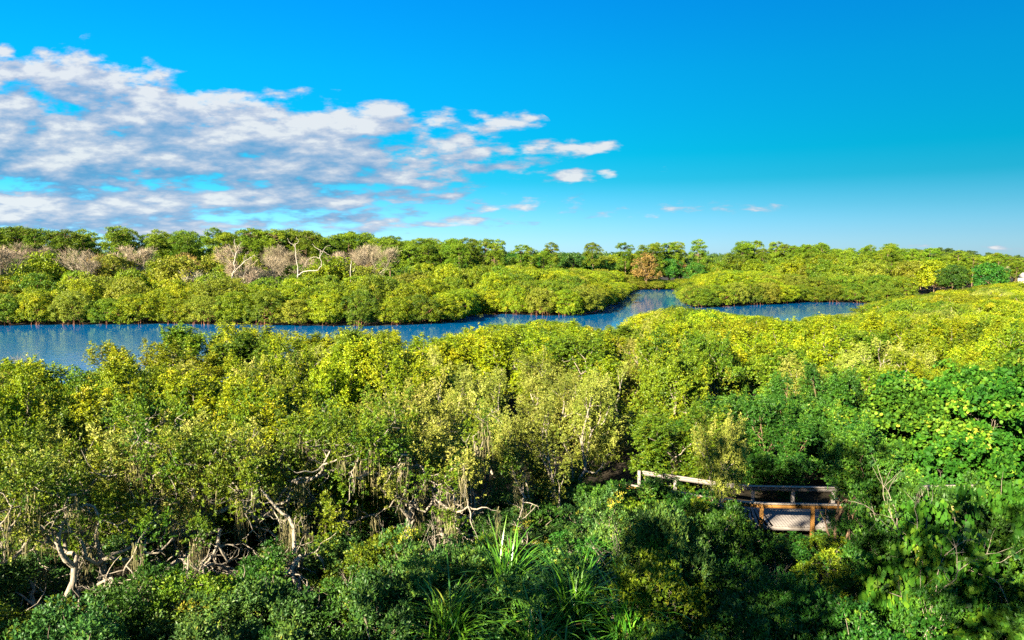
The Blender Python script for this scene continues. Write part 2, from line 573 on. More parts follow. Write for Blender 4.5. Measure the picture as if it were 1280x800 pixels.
# broadleaf trees between mangroves and pines
for i, (mk, nm) in enumerate((("olive_leaf", "o"), ("yellow_green", "y"), ("mid_green", "m"), ("deep_green", "d"))):
    far_dome(f"broad_{nm}", "broadleaf_tree", 280 + i, M[mk], M["bark_brown"], H=13.0, Rx=5.0, zlo=3.2, n=70, nper=26, nleaf=5, L=0.46, W=0.25, crad=(0.9, 1.5), roots=False)
far_dome("broad_r", "broadleaf_tree", 290, M["rust_leaf"], M["bark_brown"], H=13.0, Rx=3.4, zlo=3.2, n=55, nper=20, nleaf=5, L=0.4, W=0.2, crad=(0.7, 1.2), roots=False)


# --- pines, 20 m tall, crowns of rounded needle clumps on the upper half
def pine(key, seed, mat, spread=3.0, zlo=8.5, n=95):
    g = np.random.default_rng(seed)
    H = 20.0
    cen = []
    for k in range(n):
        z = g.uniform(zlo, H - 0.9)
        f = (H - z) / (H - zlo)
        r = spread * (0.30 + 0.85 * math.sqrt(f) * (1 - 0.35 * f)) * g.uniform(0.3, 1.0)
        a = g.uniform(0, 6.28)
        cen.append((r * math.cos(a), r * math.sin(a), z))
    cen.append((0, 0, H - 0.7))
    cen = np.array(cen)
    core = np.array([0, 0, 12.0])
    t, d, ti = clumps_to_tips(cen, g.uniform(0.5, 1.05, len(cen)), 26, core, g, up=0.6)
    crown = rosettes(t, d, ti, 7, 0.42, 0.12, 1.15, g)
    paths = [(np.array([[0, 0, -0.4], [0.1, 0, 7], [0, 0.1, 14], [0, 0, 19.2]]), np.array([0.24, 0.19, 0.13, 0.04]))]
    for c in cen[::3]:
        a = np.array([0, 0, c[2] - g.uniform(0.3, 0.9)])
        paths.append((np.array([a, (a + c) / 2 + np.array([0, 0, -0.1]), c]), np.array([0.07, 0.05, 0.03])))
    make_proto(key, "pine_tree", paths, crown, M["bark_brown"], mat)


for i in range(4):
    pine(f"pine{i}", 300 + i, M["pine_green"], spread=3.9 + 0.4 * i, zlo=6.5 + i)
for i in range(2):
    pine(f"farpine{i}", 320 + i, M["far_green"], spread=3.6, zlo=6.0)


# --- leafless trees at the wood's edge
def bare(key, seed, mat, bark, H=13.0, n=7, L=0.9, W=0.035, name="leafless_tree", dense=True, r=0.17):
    g = np.random.default_rng(seed)
    stems = [((0, 0, -0.3), (0.05, 0.0, 1), H * 0.3, r)]
    paths, tips, dirs = branching(g, stems, 4, H * 0.3, r, shrink=0.7, gnarl=0.14, trop=0.10, fork=(0.3, 0.75), kids=(2, 3), side=0.9)
    sc = H * 0.95 / tips[:, 2].max()
    S = np.array([sc, sc, sc])
    tips, paths = tips * S, [(p * S, q * 1.0) for p, q in paths]
    crown = None
    if dense:
        allp = np.concatenate([tips] + [p[-2:] for p, q in paths if q[0] < 0.06])
        ti = allp[g.integers(0, len(allp), 520)] + g.normal(0, 0.25, (520, 3))
        dd = norm(ti - np.array([0, 0, H * 0.35]) + g.normal(0, 2.0, (520, 3)))
        crown = twigs_only(ti, dd, g, n, L, W, 0.8)
    make_proto(key, name, paths, crown, bark, mat, crown_name="twigs")


for i in range(3):
    bare(f"bare_p{i}", 400 + i, M["twig_pink"], M["bark_pale"], n=7, L=1.0, W=0.042)
for i in range(2):
    bare(f"bare_g{i}", 410 + i, M["twig_grey"], M["bark_pale"], H=8.0, n=8, L=0.8, W=0.05)


# --- dead white trees: hand-set limbs
def dead_tree(key, limbs):
    g = np.random.default_rng(hash(key) % 1000)
    paths = []
    for pts, r0, r1 in limbs:
        P = np.array(pts, float)
        t = np.linspace(0, len(P) - 1, (len(P) - 1) * 4 + 1)
        Q = np.stack([np.interp(t, np.arange(len(P)), P[:, k]) for k in range(3)], 1)
        Q[1:-1] += g.normal(0, 0.08, Q[1:-1].shape)
        paths.append((Q, np.linspace(r0, r1, len(Q)) * 0.45))
    make_proto(key, "dead_tree", paths, None, M["bark_white"], None, sides=7)


dead_tree("dead_fork", [
    ([(0, 0, -0.3), (0.5, 0, 4.5), (1.3, 0, 8.5), (1.6, 0.2, 11.5), (1.4, 0.3, 14.0)], 0.36, 0.10),
    ([(1.1, 0, 7.6), (3.0, -0.4, 9.4), (4.6, -0.6, 10.6), (5.6, -0.8, 11.0)], 0.20, 0.06),
    ([(1.5, 0.1, 10.4), (0.6, 0.2, 12.2), (0.2, 0.2, 13.2)], 0.12, 0.04),
    ([(1.55, 0.2, 11.2), (2.4, 0.3, 12.8), (2.5, 0.2, 13.6)], 0.12, 0.04),
    ([(3.0, -0.4, 9.4), (3.6, -0.2, 11.0), (4.2, 0.0, 11.8)], 0.10, 0.03)])
dead_tree("dead_twist", [
    ([(0, 0, -0.3), (0.3, 0, 4.0), (0.9, 0.1, 7.4), (0.7, 0.1, 10.0), (0.5, 0.2, 13.2)], 0.36, 0.12),
    ([(0.9, 0.1, 7.2), (2.6, -0.3, 8.0), (4.6, -0.5, 7.9), (5.6, -0.4, 8.8), (5.2, -0.2, 10.4)], 0.26, 0.14),
    ([(5.2, -0.2, 10.3), (3.9, 0.1, 10.6), (2.8, 0.2, 10.0), (2.2, 0.1, 9.0)], 0.13, 0.05),
    ([(5.2, -0.2, 10.3), (5.3, 0.0, 11.8), (4.2, 0.0, 12.4), (3.8, 0.1, 13.0)], 0.13, 0.05),
    ([(5.3, 0.0, 11.6), (6.6, -0.2, 11.2), (7.2, 0.0, 10.6)], 0.10, 0.04),
    ([(5.3, -0.2, 10.6), (6.3, -0.1, 12.4), (7.4, -0.2, 12.6)], 0.10, 0.03),
    ([(0.5, 0.2, 12.6), (-0.5, 0.1, 13.4), (-0.8, 0.1, 14.2)], 0.12, 0.04),
    ([(0.5, 0.2, 12.6), (1.2, 0.1, 13.6), (0.9, 0.1, 14.4)], 0.11, 0.04),
    ([(2.0, -0.2, 4.6), (4.2, -0.4, 5.0), (5.4, -0.4, 3.8)], 0.14, 0.06)])
dead_tree("dead_snag", [
    ([(0, 0, -0.3), (0.1, 0, 4.0), (0.3, 0, 8.6), (0.4, 0, 9.6)], 0.26, 0.10),
    ([(0.25, 0, 7.2), (0.9, 0.1, 8.0), (1.1, 0.1, 8.8)], 0.09, 0.03)])


# --- shrubs, sea grapes, strap plants, small things of the foreground
def shrub(key, seed, mat, name="shrub", H=2.6, Rr=1.7, L=0.10, W=0.045, nper=26, nleaf=8, bark="bark_grey", rad=(0.26, 0.45), rnd=False, depth=2, spread=0.95):
    g = np.random.default_rng(seed)
    stems = []
    for i in range(6):
        a = i * 1.047 + g.uniform(-0.3, 0.3)
        e = g.uniform(0.35, 1.1)
        stems.append(((0.1 * math.cos(a), 0.1 * math.sin(a), -0.2), (e * math.cos(a), e * math.sin(a), 1), g.uniform(0.7, 1.1), 0.03))
    paths, tips, dirs = branching(g, stems, depth, 0.9, 0.03, shrink=0.8, gnarl=0.2, trop=0.08)
    sc = H * 0.9 / tips[:, 2].max()
    k = Rr / np.percentile(np.linalg.norm(tips[:, :2], axis=1), 92)
    S = np.array([k, k, sc])
    tips, paths = tips * S, [(p * S, q) for p, q in paths]
    low = tips.copy()
    low[:, 2] *= g.uniform(0.2, 0.7, len(low))
    cen = np.concatenate([tips, low[::2]])
    core = np.array([0, 0, H * 0.35])
    t, d, ti = clumps_to_tips(cen, g.uniform(*rad, len(cen)), nper, core, g)
    crown = rosettes(t, d, ti, nleaf, L, W, spread, g, round_leaf=rnd)
    make_proto(key, name, paths, crown, M[bark], mat, crown_name="foliage", trunk_name="stems")


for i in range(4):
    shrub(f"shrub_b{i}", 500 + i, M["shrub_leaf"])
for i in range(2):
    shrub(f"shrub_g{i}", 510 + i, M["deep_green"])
for i in range(2):
    shrub(f"shrub_y{i}", 520 + i, M["mid_green"], nper=20)
for i in range(2):
    shrub(f"shrub_r{i}", 525 + i, M["grape_leaf"], name="sea_grape_shrub", L=0.13, W=0.13, nper=20, nleaf=5, rnd=True, spread=1.1)
for i in range(3):
    shrub(f"grape{i}", 530 + i, M["grape_leaf"], name="sea_grape_tree", H=7.0, Rr=3.2, L=0.17, W=0.17, nper=28, nleaf=5, rad=(0.35, 0.7), rnd=True, depth=3, spread=1.1)


def strap_plant(key, seed, n, L, w, mat, name="strap_leaf_palm", stiff=0.5):
    g = np.random.default_rng(seed)
    segs = 8
    az = g.uniform(0, 6.283, n)
    el = g.uniform(0.45, 1.5, n)
    Ls = L * g.uniform(0.65, 1.15, n)
    droop = g.uniform(0.5, 1.5, n) * (1 - stiff * np.sin(el) * 0.8)
    h = np.stack([np.cos(az), np.sin(az), np.zeros(n)], 1)
    side = np.stack([-np.sin(az), np.cos(az), np.zeros(n)], 1)
    p = np.stack([g.normal(0, 0.18, n), g.normal(0, 0.18, n), g.uniform(0.0, 0.5, n)], 1)
    rows = []
    for s in range(segs + 1):
        t = s / segs
        e = el - droop * t * t * 1.3
        if s:
            p = p + (h * np.cos(e)[:, None] + np.array([0, 0, 1]) * np.sin(e)[:, None]) * (Ls / segs)[:, None]
        ww = w * (0.55 + 1.2 * t) * (1 - t) ** 0.55 + 0.003
        rows += [p - side * ww, p + side * ww]
    V = np.stack(rows, 1).reshape(-1, 3)
    k = np.arange(n)[:, None] * (2 * segs + 2)
    Fq = np.concatenate([k + np.array([[2 * s, 2 * s + 1, 2 * s + 3, 2 * s + 2]]) for s in range(segs)])
    val = np.tile(np.clip(g.normal(0.45, 0.25, n), 0, 1), segs)
    trunk = [(np.array([[0, 0, -0.3], [0, 0, 0.3], [0.02, 0, 0.8]]), np.array([0.2, 0.18, 0.12]))]
    make_proto(key, name, trunk, (V, Fq, val), M["bark_brown"], mat, crown_name="blades", trunk_name="stem")


strap_plant("strap0", 601, 170, 2.7, 0.026, M["blade"])
strap_plant("strap1", 602, 130, 2.4, 0.025, M["blade"], stiff=0.1)


def bare_shoots(key, seed, name, H, n, r, bark, spread=0.7, depth=2, part="stems", leaf=None):
    g = np.random.default_rng(seed)
    stems = []
    for i in range(n):
        a = g.uniform(0, 6.28)
        e = g.uniform(0.05, spread)
        stems.append(((0.15 * math.cos(a), 0.15 * math.sin(a), -0.2), (e * math.cos(a), e * math.sin(a), 1), H * 0.42, r))
    paths, tips, dirs = branching(g, stems, depth, H * 0.4, r, shrink=0.72, gnarl=0.16, trop=0.04, fork=(0.35, 0.8), side=0.9)
    sc = H / tips[:, 2].max()
    paths = [(p * sc, q) for p, q in paths]
    crown = None
    if leaf:
        t = tips * sc
        t = t[g.random(len(t)) < 0.5]
        crown = rosettes(t, norm(g.normal(0, 1, t.shape) + np.array([0, 0, 0.8])), np.clip(g.normal(0.5, 0.2, len(t)), 0, 1), 5, 0.11, 0.09, 1.1, g, round_leaf=True)
    make_proto(key, name, paths, crown, bark, M[leaf] if leaf else None, crown_name="leaves", trunk_name=part, sides=6)


bare_shoots("sapling", 701, "sapling", 4.6, 3, 0.026, M["bark_grey"], 0.45, 3, "stems", "shrub_leaf")
bare_shoots("brush", 702, "dry_brush", 1.6, 9, 0.014, M["bark_pale"], 1.3, 2)
bare_shoots("brush2", 703, "dry_brush", 1.9, 6, 0.017, M["bark_grey"], 0.9, 2)
bare_shoots("brush3", 704, "dry_brush", 2.4, 4, 0.02, M["bark_pale"], 0.8, 2)


def pad_plant(key, seed):
    """bright stack of round flat leaves"""
    g = np.random.default_rng(seed)
    t = np.array([[g.normal(0, 0.14), g.normal(0, 0.14), z] for z in np.linspace(0.5, 2.0, 22)])
    d = norm(g.normal(0, 0.6, t.shape) + np.array([0, -0.4, 0.8]))
    crown = rosettes(t, d, np.clip(g.normal(0.5, 0.25, len(t)), 0, 1), 4, 0.3, 0.3, 1.2, g, round_leaf=True)
    trunk = [(np.array([[0, 0, -0.3], [0.04, 0, 0.9], [0, 0.03, 2.0]]), np.array([0.04, 0.03, 0.015]))]
    make_proto(key, "round_leaf_plant", trunk, crown, M["bark_grey"], M["bright_leaf"], crown_name="leaves", trunk_name="stem")


pad_plant("pad", 801)

# ------------------------------------------------------------------ shore lines and ground
far_px = [(-260, 410), (-120, 408), (0, 407), (200, 405), (430, 408), (470, 408), (555, 404), (578, 398), (592, 391), (650, 394), (700, 395),
          (732, 393), (746, 388), (766, 380), (778, 370), (788, 362), (862, 362), (858, 371), (860, 380), (874, 385), (900, 383), (932, 382),
          (975, 380), (990, 378), (1040, 378), (1090, 379), (1110, 384)]
near_px = [(1112, 394), (1000, 404), (900, 410), (800, 416), (700, 428), (600, 446), (450, 468), (300, 482), (200, 498), (100, 520), (0, 530), (-260, 545)]
W = np.array([ground_at(*p)[:2] for p in far_px + near_px])
FAR = np.array([ground_at(*p)[:2] for p in far_px])


def seg_dist(P, poly, closed=True):
    A = poly
    B = np.roll(poly, -1, axis=0)
    if not closed:
        A, B = poly[:-1], poly[1:]
    best = np.full(len(P), 1e9)
    for a, b in zip(A, B):
        ab = b - a
        t = np.clip(((P - a) @ ab) / max(ab @ ab, 1e-9), 0, 1)
        best = np.minimum(best, np.linalg.norm(P - (a + t[:, None] * ab), axis=1))
    return best


def inside(P, poly):
    x, y = P[:, 0], P[:, 1]
    r = np.zeros(len(P), bool)
    for (x0, y0), (x1, y1) in zip(poly, np.roll(poly, -1, axis=0)):
        c = ((y0 > y) != (y1 > y)) & (x < (x1 - x0) * (y - y0) / ((y1 - y0) if y1 != y0 else 1e-9) + x0)
        r ^= c
    return r


def shore(P):
    """signed distance to the water's edge, positive on land"""
    P = np.atleast_2d(P)
    d = seg_dist(P, W)
    return np.where(inside(P, W), -d, d)


xs = np.concatenate([np.linspace(-3500, -300, 14), np.arange(-270, 300, 4.0), np.linspace(320, 3500, 14)])
ys = np.concatenate([np.linspace(-400, -20, 6), np.arange(0, 360, 4.0), np.linspace(370, 6000, 22)])
X, Y = np.meshgrid(xs, ys)
P = np.stack([X.ravel(), Y.ravel()], 1)
sd = shore(P)
gz = np.clip(0.10 * (sd - 1.2), -1.1, 0.4) + 0.08 * np.sin(P[:, 0] * 0.5) * np.cos(P[:, 1] * 0.43)
gv = np.column_stack([P, gz])
nx = len(xs)
idx = np.arange(len(P)).reshape(len(ys), nx)
gf = np.stack([idx[:-1, :-1], idx[:-1, 1:], idx[1:, 1:], idx[1:, :-1]], -1).reshape(-1, 4)
mud = solid_mat("mud_and_leaf_litter", (0.010, 0.009, 0.006), (0.034, 0.026, 0.015), 0.9, bump=0.3)
g_o = mesh_obj("ground", gv, gf, mud, smooth=True)
tag(g_o, "dark muddy ground with leaf litter under the mangroves", "ground", kind="structure")

# water
m, nt, out = new_mat("rippled_water")
Lk = nt.links.new
tc = nt.nodes.new("ShaderNodeTexCoord")
mp = nt.nodes.new("ShaderNodeMapping")
mp.inputs["Scale"].default_value = (0.8, 1.5, 1)
mp.inputs["Rotation"].default_value = (0, 0, R_(12))
Lk(tc.outputs["Object"], mp.inputs["Vector"])
n1 = N(nt, "ShaderNodeTexNoise", Scale=0.9, Detail=2.0, Roughness=0.5)
n2 = N(nt, "ShaderNodeTexNoise", Scale=0.12, Detail=2.0)
Lk(mp.outputs[0], n1.inputs["Vector"])
Lk(tc.outputs["Object"], n2.inputs["Vector"])
mr = nt.nodes.new("ShaderNodeMapRange")
mr.inputs["From Min"].default_value = 0.35
mr.inputs["From Max"].default_value = 0.65
mr.inputs["To Min"].default_value = 0.25
mr.inputs["To Max"].default_value = 1.0
Lk(n2.outputs["Fac"], mr.inputs["Value"])
bp = nt.nodes.new("ShaderNodeBump")
bp.inputs["Distance"].default_value = 0.07
wa = N(nt, "ShaderNodeAttribute", attribute_name="wind")
wm = nt.nodes.new("ShaderNodeMapRange")
wm.inputs["To Min"].default_value = 0.03
Lk(wa.outputs["Fac"], wm.inputs["Value"])
ws = nt.nodes.new("ShaderNodeMath"); ws.operation = "MULTIPLY"
Lk(mr.outputs[0], ws.inputs[0]); Lk(wm.outputs[0], ws.inputs[1])
Lk(ws.outputs[0], bp.inputs["Strength"])
Lk(n1.outputs["Fac"], bp.inputs["Height"])
pr = nt.nodes.new("ShaderNodeBsdfPrincipled")
pr.inputs["Base Color"].default_value = (0.0, 0.075, 0.21, 1)
pr.inputs["Roughness"].default_value = 0.06
pr.inputs["IOR"].default_value = 1.33
Lk(bp.outputs[0], pr.inputs["Normal"])
Lk(pr.outputs[0], out.inputs["Surface"])
x0, y0 = W.min(0) - 8
x1, y1 = W.max(0) + 8
wx, wy = np.arange(x0, x1 + 4, 4.0), np.arange(y0, y1 + 4, 4.0)
GX, GY = np.meshgrid(wx, wy)
GP = np.stack([GX.ravel(), GY.ravel()], 1)
wi = np.arange(len(GP)).reshape(len(wy), len(wx))
wf = np.stack([wi[:-1, :-1], wi[:-1, 1:], wi[1:, 1:], wi[1:, :-1]], -1).reshape(-1, 4)
w_o = mesh_obj("water", np.column_stack([GP, np.zeros(len(GP))]), wf, m)
wind = w_o.data.attributes.new("wind", "FLOAT", "POINT")        # the trees shelter the water along the far bank
wind.data.foreach_set("value", np.clip((seg_dist(GP, FAR, closed=False) - 6) / 34, 0, 1).astype(np.float32))
tag(w_o, "calm blue tidal water winding between the mangroves", "water", kind="structure")

# ------------------------------------------------------------------ scatter
used = set()


def place(key, x, y, H=None, Hproto=1.0, wid=1.0, z=0.25, label="", cat="tree", group=None, rz=None, s=None):
    if key in used:
        o = copy_tree(protos[key])
    else:
        o = protos[key]
        used.add(key)
    sz = (H / Hproto) if H else (s or 1.0)
    o.location = (x, y, z)
    o.rotation_euler = (random.uniform(-0.04, 0.04), random.uniform(-0.04, 0.04), random.uniform(0, 6.283) if rz is None else rz)
    o.scale = (wid, wid, sz) if H else (sz, sz, sz)
    for k in ("label", "category", "group"):
        if k in o:
            del o[k]
    tag(o, label, cat, group)
    return o


def scatter(n_try, box, ok, spacing, pts=None):
    """dart throwing with a spacing that may vary over the ground"""
    pts = [] if pts is None else pts
    out = []
    cand = np.stack([rng.uniform(box[0], box[1], n_try), rng.uniform(box[2], box[3], n_try)], 1)
    m = ok(cand)
    for c in cand[m]:
        s = spacing(c)
        if pts:
            A = np.array(pts)
            if np.min(np.hypot(A[:, 0] - c[0], A[:, 1] - c[1])) < s:
                continue
        pts.append(tuple(c))
        out.append(c)
    return out


near_lim = curve([(-60, 440), (0, 442), (60, 458), (110, 455), (150, 432), (205, 416), (230, 408), (260, 416), (290, 405), (340, 405), (380, 418), (430, 406), (470, 416), (560, 422),
                  (600, 408), (640, 404), (690, 400), (720, 409), (760, 414), (790, 406), (815, 392), (850, 382), (880, 386), (900, 390), (950, 397), (1000, 394), (1040, 394), (1085, 393),
                  (1105, 378), (1180, 366), (1280, 352), (1340, 350)])
mid_lim = curve([(-60, 326), (0, 326), (110, 330), (200, 330), (300, 347), (450, 336), (500, 324), (540, 322), (600, 331), (700, 334), (760, 336), (800, 345), (846, 352), (880, 340), (910, 336),
                 (960, 340), (1000, 344), (1100, 342), (1280, 340)])
sky_lim = curve([(-60, 284), (0, 284), (60, 286), (80, 292), (120, 292), (150, 284), (170, 292), (230, 292), (262, 289), (300, 291), (340, 288), (420, 292), (470, 293), (520, 300), (600, 303), (640, 301),
                 (690, 308), (725, 303), (760, 309), (800, 303), (870, 300), (950, 305), (1040, 309), (1085, 312), (1108, 307), (1140, 316), (1170, 314), (1210, 318), (1280, 324), (1340, 324)])

BW_PX = [(1330, 606), (1215, 607), (1150, 608), (1060, 610), (990, 609), (935, 608), (870, 599), (795, 588)]
BW_FAR = np.array([ground_at(px, py, 2.2)[:2] for px, py in BW_PX])


def bw_dist(P):
    return seg_dist(np.atleast_2d(P), BW_FAR - np.array([0, 1.4]), closed=False)


def side_word(px):
    if px < 330:
        return "left of the hanging moss"
    if px < 560:
        return "right of the hanging moss"
    if px < 800:
        return "in front of the channel bend"
    if px < 1000:
        return "between channel bend and boardwalk"
    return "beyond the boardwalk"


# ---- near stand, real branching trees
all_near = []
# sea grapes and dark trees behind the boardwalk are placed first
for i, (px, d, H, k) in enumerate([(1085, 45, 6.4, 0), (1150, 43, 6.8, 1), (1215, 41.5, 7.4, 2), (1275, 43, 7.6, 0), (1190, 47, 7.2, 1), (1120, 49, 6.6, 2), (1255, 48, 7.8, 1)]):
    x = (px - 640) / F * d * 1.02
    lab = ["sea grape with round leaves, leftmost of the large-leaved trees behind the boardwalk",
           "sea grape with bright round leaves rising just behind the boardwalk rail",
           "tall sea grape with sunlit round leaves above the right end of the rail",
           "big sea grape with round leaves at the photo's right edge behind the boardwalk",
           "sea grape in the second row, half hidden by the bright one at the rail",
           "sea grape in the second row beside the dark pepper trees",
           "tallest sea grape, in the second row close to the right edge"][i]
    place(f"grape{k}", x, d, H, 7.0, 1.0, label=lab, group="sea grapes behind the boardwalk")
    all_near.append((x, d))
for i, (px, d, H) in enumerate([(955, 43, 5.4), (1000, 46, 6.2), (1045, 43.5, 5.2), (985, 41.5, 4.4), (1030, 48, 6.4), (940, 48, 5.6), (900, 45, 5.0)]):
    x = (px - 640) / F * d * 1.02
    place(f"near_d{i % 3}", x, d, H, 7.5, 0.85, label=["dark green pepper tree directly behind the boardwalk post with tan rail",
          "dark pepper tree with a high rounded top behind the middle of the rail", "dark pepper tree beside the sea grapes, close behind the rail",
          "lowest dark pepper tree, touching the boardwalk's far rail", "dark pepper tree at the back, under the pale bare-topped mangrove",
          "dark pepper tree behind the bend of the boardwalk rail", "dark pepper tree left of the boardwalk bend"][i], group="dark trees behind the boardwalk")
    all_near.append((x, d))

place("high_s", 9.1, 32.3, 6.4, 7.5, 0.55, label="slim pale buttonwood leaning over the boardwalk's rail where it bends", group=None)
place("high_d", 14.6, 31.6, 6.6, 7.5, 0.8, label="dark pepper tree in front of the boardwalk, shading its far rail")
all_near += [(9.5, 32.3), (14.6, 31.6)]
GN = [(150, 28.5, "gn0", 0.3, "gnarled pale tree with two arching limbs, forking over dark hollow at lower left"),
      (60, 25.5, "gn1", 2.2, "gnarled leaning tree with a long bare limb at the lower left corner"),
      (262, 30.0, "gn2", 1.1, "gnarled silvery tree with thick slanting trunk right of the arching limbs"),
      (372, 31.5, "gn1", 4.0, "gnarled tree draped with the largest curtain of grey moss"),
      (440, 33.5, "gn0", 3.3, "gnarled tree with pale forked branches right of the moss curtain"),
      (540, 34.0, "gn2", 5.2, "gnarled tree with a pale bent branch near the middle of the stand"),
      (112, 28.0, "gn2", 4.1, "gnarled tree with crooked trunk between the leaning tree and the arching limbs"),
      (318, 29.5, "gn0", 5.6, "gnarled tree just left of the moss curtain, with upright pale forks"),
      (490, 31.0, "gn1", 1.7, "gnarled tree with low pale forks left of the bent branch"),
      (612, 30.5, "gn0", 2.4, "gnarled tree half hidden by pale leaves above the strap-leaf palms"),
      (205, 33.0, "gn1", 0.8, "gnarled tree behind the arching limbs, mostly covered in leaves")]
for px, d, key, rz, lab in GN:
    x = (px - 640) / F * d * 1.03
    place(key, x, d, 6.9, 7.2, 0.95, label=lab, group="gnarled trees facing the viewer", rz=rz)
    all_near.append((x, d))


def ok_near(c):
    px = 640 + F * c[:, 0] / c[:, 1]
    return (np.abs(px - 640) < 720) & (shore(c) > 1.0) & (c[:, 1] > np.interp(px, [0, 430, 500, 725, 765, 1280], [32, 32, 27.5, 28, 42, 42])) & (bw_dist(c) > 3.6) & (c[:, 1] < 92)


sp = lambda c: 2.65 + 0.029 * c[1]
n_near = 0
for c in scatter(9000, (-75, 75, 30, 92), ok_near, sp, all_near):
    x, y = c
    px = col_of(x, y)
    H = 6.4 + 0.9 * math.sin(x * 0.21 + 1.3) * math.cos(y * 0.17) + random.uniform(-1.0, 1.0)
    zm = zmax_at(y, near_lim(px)) - 0.25
    H = min(H, zm + random.uniform(-0.7, 0.15))
    if H < 3.4:
        continue
    silver = 0.8 * math.exp(-((px - 660) / 130) ** 2) * (y < 62) + (y < 33) * (px > 450) + 0.6 * math.exp(-((px - 985) / 120) ** 2) * (44 < y < 70) + 0.07
    dark = 0.10 + 0.35 * (px > 800) * (y < 48)
    r = random.random()
    if px > 790 and y < 57 and r > silver * 0.5:
        r = silver + dark * 0.5
    if r < silver:
        key, col, nm = f"near_s{random.randrange(4)}", "pale silvery-green buttonwood", "pale"
    elif r < silver + dark:
        key, col, nm = f"near_m{random.randrange(3)}", "mid-green mangrove", "mid"
    else:
        key, col, nm = f"near_y{random.randrange(5)}", "yellow-green mangrove", "yellow"
    row = "front row" if y < 42 else ("thick middle" if y < 64 else "water side")
    pl = side_word(px)
    place(key, x, y, H, 7.5, sp(c) / 3.4 * 0.9 * random.uniform(0.85, 1.2), label=f"{col} in the {row} of near stand, {pl}", group=f"{nm} trees, {row}, {pl}")
    n_near += 1

# ---- right-hand low field
field_pts = [p for p in all_near if p[1] > 78]


def ok_field(c):
    px = 640 + F * c[:, 0] / c[:, 1]
    land = shore(c) > 1.5
    nearside = c[:, 1] < np.interp(px, [640, 700, 800, 900, 1000, 1094, 1110], [126, 128, 142, 150, 160, 190, 262])
    return (np.abs(px - 640) < 720) & (px > 560) & land & nearside & (c[:, 1] > 88)


fsp = lambda c: 3.0 + 0.022 * c[1]
n_field = 0
for c in scatter(9000, (-20, 215, 88, 262), ok_field, fsp, field_pts):
    x, y = c
    px = col_of(x, y)
    H = 6.5 + 0.8 * math.sin(x * 0.13) * math.cos(y * 0.09) + random.uniform(-1.3, 1.2)
    H = min(H, zmax_at(y, near_lim(px)) + random.uniform(-0.8, 0.2))
    if H < 3.2:
        continue
    r = random.random()
    k, col = (("s", "pale") if r < 0.12 else ("m", "mid-green") if r < 0.38 else ("y", "yellow-green"))
    key = f"field_{k}{random.randrange(4 if k == 'y' else 2)}"
    if px > 1090:
        pl = "in the wide low field right of the blue pond" if y < 170 else "at the back of the low field, before the far pines"
    elif px > 880:
        pl = "on the near side of the blue pond"
    else:
        pl = "on the near bank of the channel bend"
    place(key, x, y, H, 7.5, fsp(c) / 5.2, label=f"{col} round-topped mangrove {pl}", group=f"{col} mangroves {pl}")
    n_field += 1

# ---- far bank and islet mangroves
isl = []


def bank_word(px, sd):
    if px < 250:
        a = "far bank at the left edge"
    elif px < 480:
        a = "far bank below the dead white trees"
    elif px < 590:
        a = "rounded point where the far bank juts out"
    elif px < 800:
        a = "headland beside the channel mouth"
    elif px < 985:
        a = "islet between channel and blue pond"
    else:
        a = "bank behind the blue pond"
    return a


# front row standing along the water's edge
front = []
for a, b in zip(FAR[:-1], FAR[1:]):
    n = max(1, int(np.linalg.norm(b - a) / 2.2))
    for t in np.linspace(0, 1, n, endpoint=False):
        front.append(a + (b - a) * t)
front = np.array(front)
cand = []
for p in front:
    best = None
    for ang in np.linspace(0, 6.283, 24, endpoint=False):
        q = p + 1.5 * np.array([math.cos(ang), math.sin(ang)])
        s_ = shore(q)[0]
        if best is None or s_ > best[0]:
            best = (s_, q)
    if best[0] > 0.4:
        cand.append(best[1])
n_isl = 0


def far_tree(c, front_row):
    global n_isl
    x, y = c
    px = col_of(x, y)
    s_ = shore(c)[0]
    if px < -60 or px > 1340 or (px > 1256 and y < 285):
        return
    H = (random.uniform(5.2, 7.2) if front_row else 6.6 + min(s_ * 0.16, 5.0) + random.uniform(-1.0, 1.3))
    lim = mid_lim(px) + (0 if not front_row else 12)
    H = min(H, zmax_at(y, lim) + random.uniform(-1.2, 0.2))
    if H < 3.0:
        H = random.uniform(3.0, 4.0)
    r = random.random()
    k, col = (("o", "olive") if r < 0.16 else ("m", "mid-green") if r < 0.42 else ("y", "yellow-green"))
    if px > 985 and r > 0.3:
        k, col = "m", "mid-green"
    key = f"far_{k}{random.randrange({'o': 2, 'm': 3, 'y': 4}[k])}"
    row = "at the waterline of the" if front_row else "set back on the"
    w = bank_word(px, s_)
    place(key, x, y, H, 9.0, (0.82 if front_row else 1.0) * random.uniform(0.8, 1.35), z=0.1, label=f"{col} mangrove {row} {w}", group=f"{col} mangroves {row} {w}")
    n_isl += 1


for c in cand:
    if isl and np.min(np.hypot(*(np.array(isl) - c).T)) < 4.9:
        continue
    isl.append(tuple(c))
    far_tree(c, True)


def beyond(c):
    """on the far side of the water"""
    px = 640 + F * c[:, 0] / c[:, 1]
    xs_ = [-300, 0, 430, 555, 592, 732, 778, 788, 862, 874, 975, 1085, 1094, 1110, 1400]
    yy = [145, 152, 150, 158, 186, 185, 280, 320, 320, 206, 223, 227, 222, 262, 262]
    return (c[:, 1] > np.interp(px, xs_, yy)) & (np.abs(px - 640) < 720)


def ok_isl(c):
    s_ = shore(c)
    px = 640 + F * c[:, 0] / c[:, 1]
    return beyond(c) & (s_ > 4.5) & (s_ < np.interp(px, [0, 480, 560, 1280], [24, 26, 48, 48])) & (c[:, 1] < 360)


for c in scatter(14000, (-230, 230, 140, 360), ok_isl, lambda c: 6.5, isl):
    far_tree(c, False)

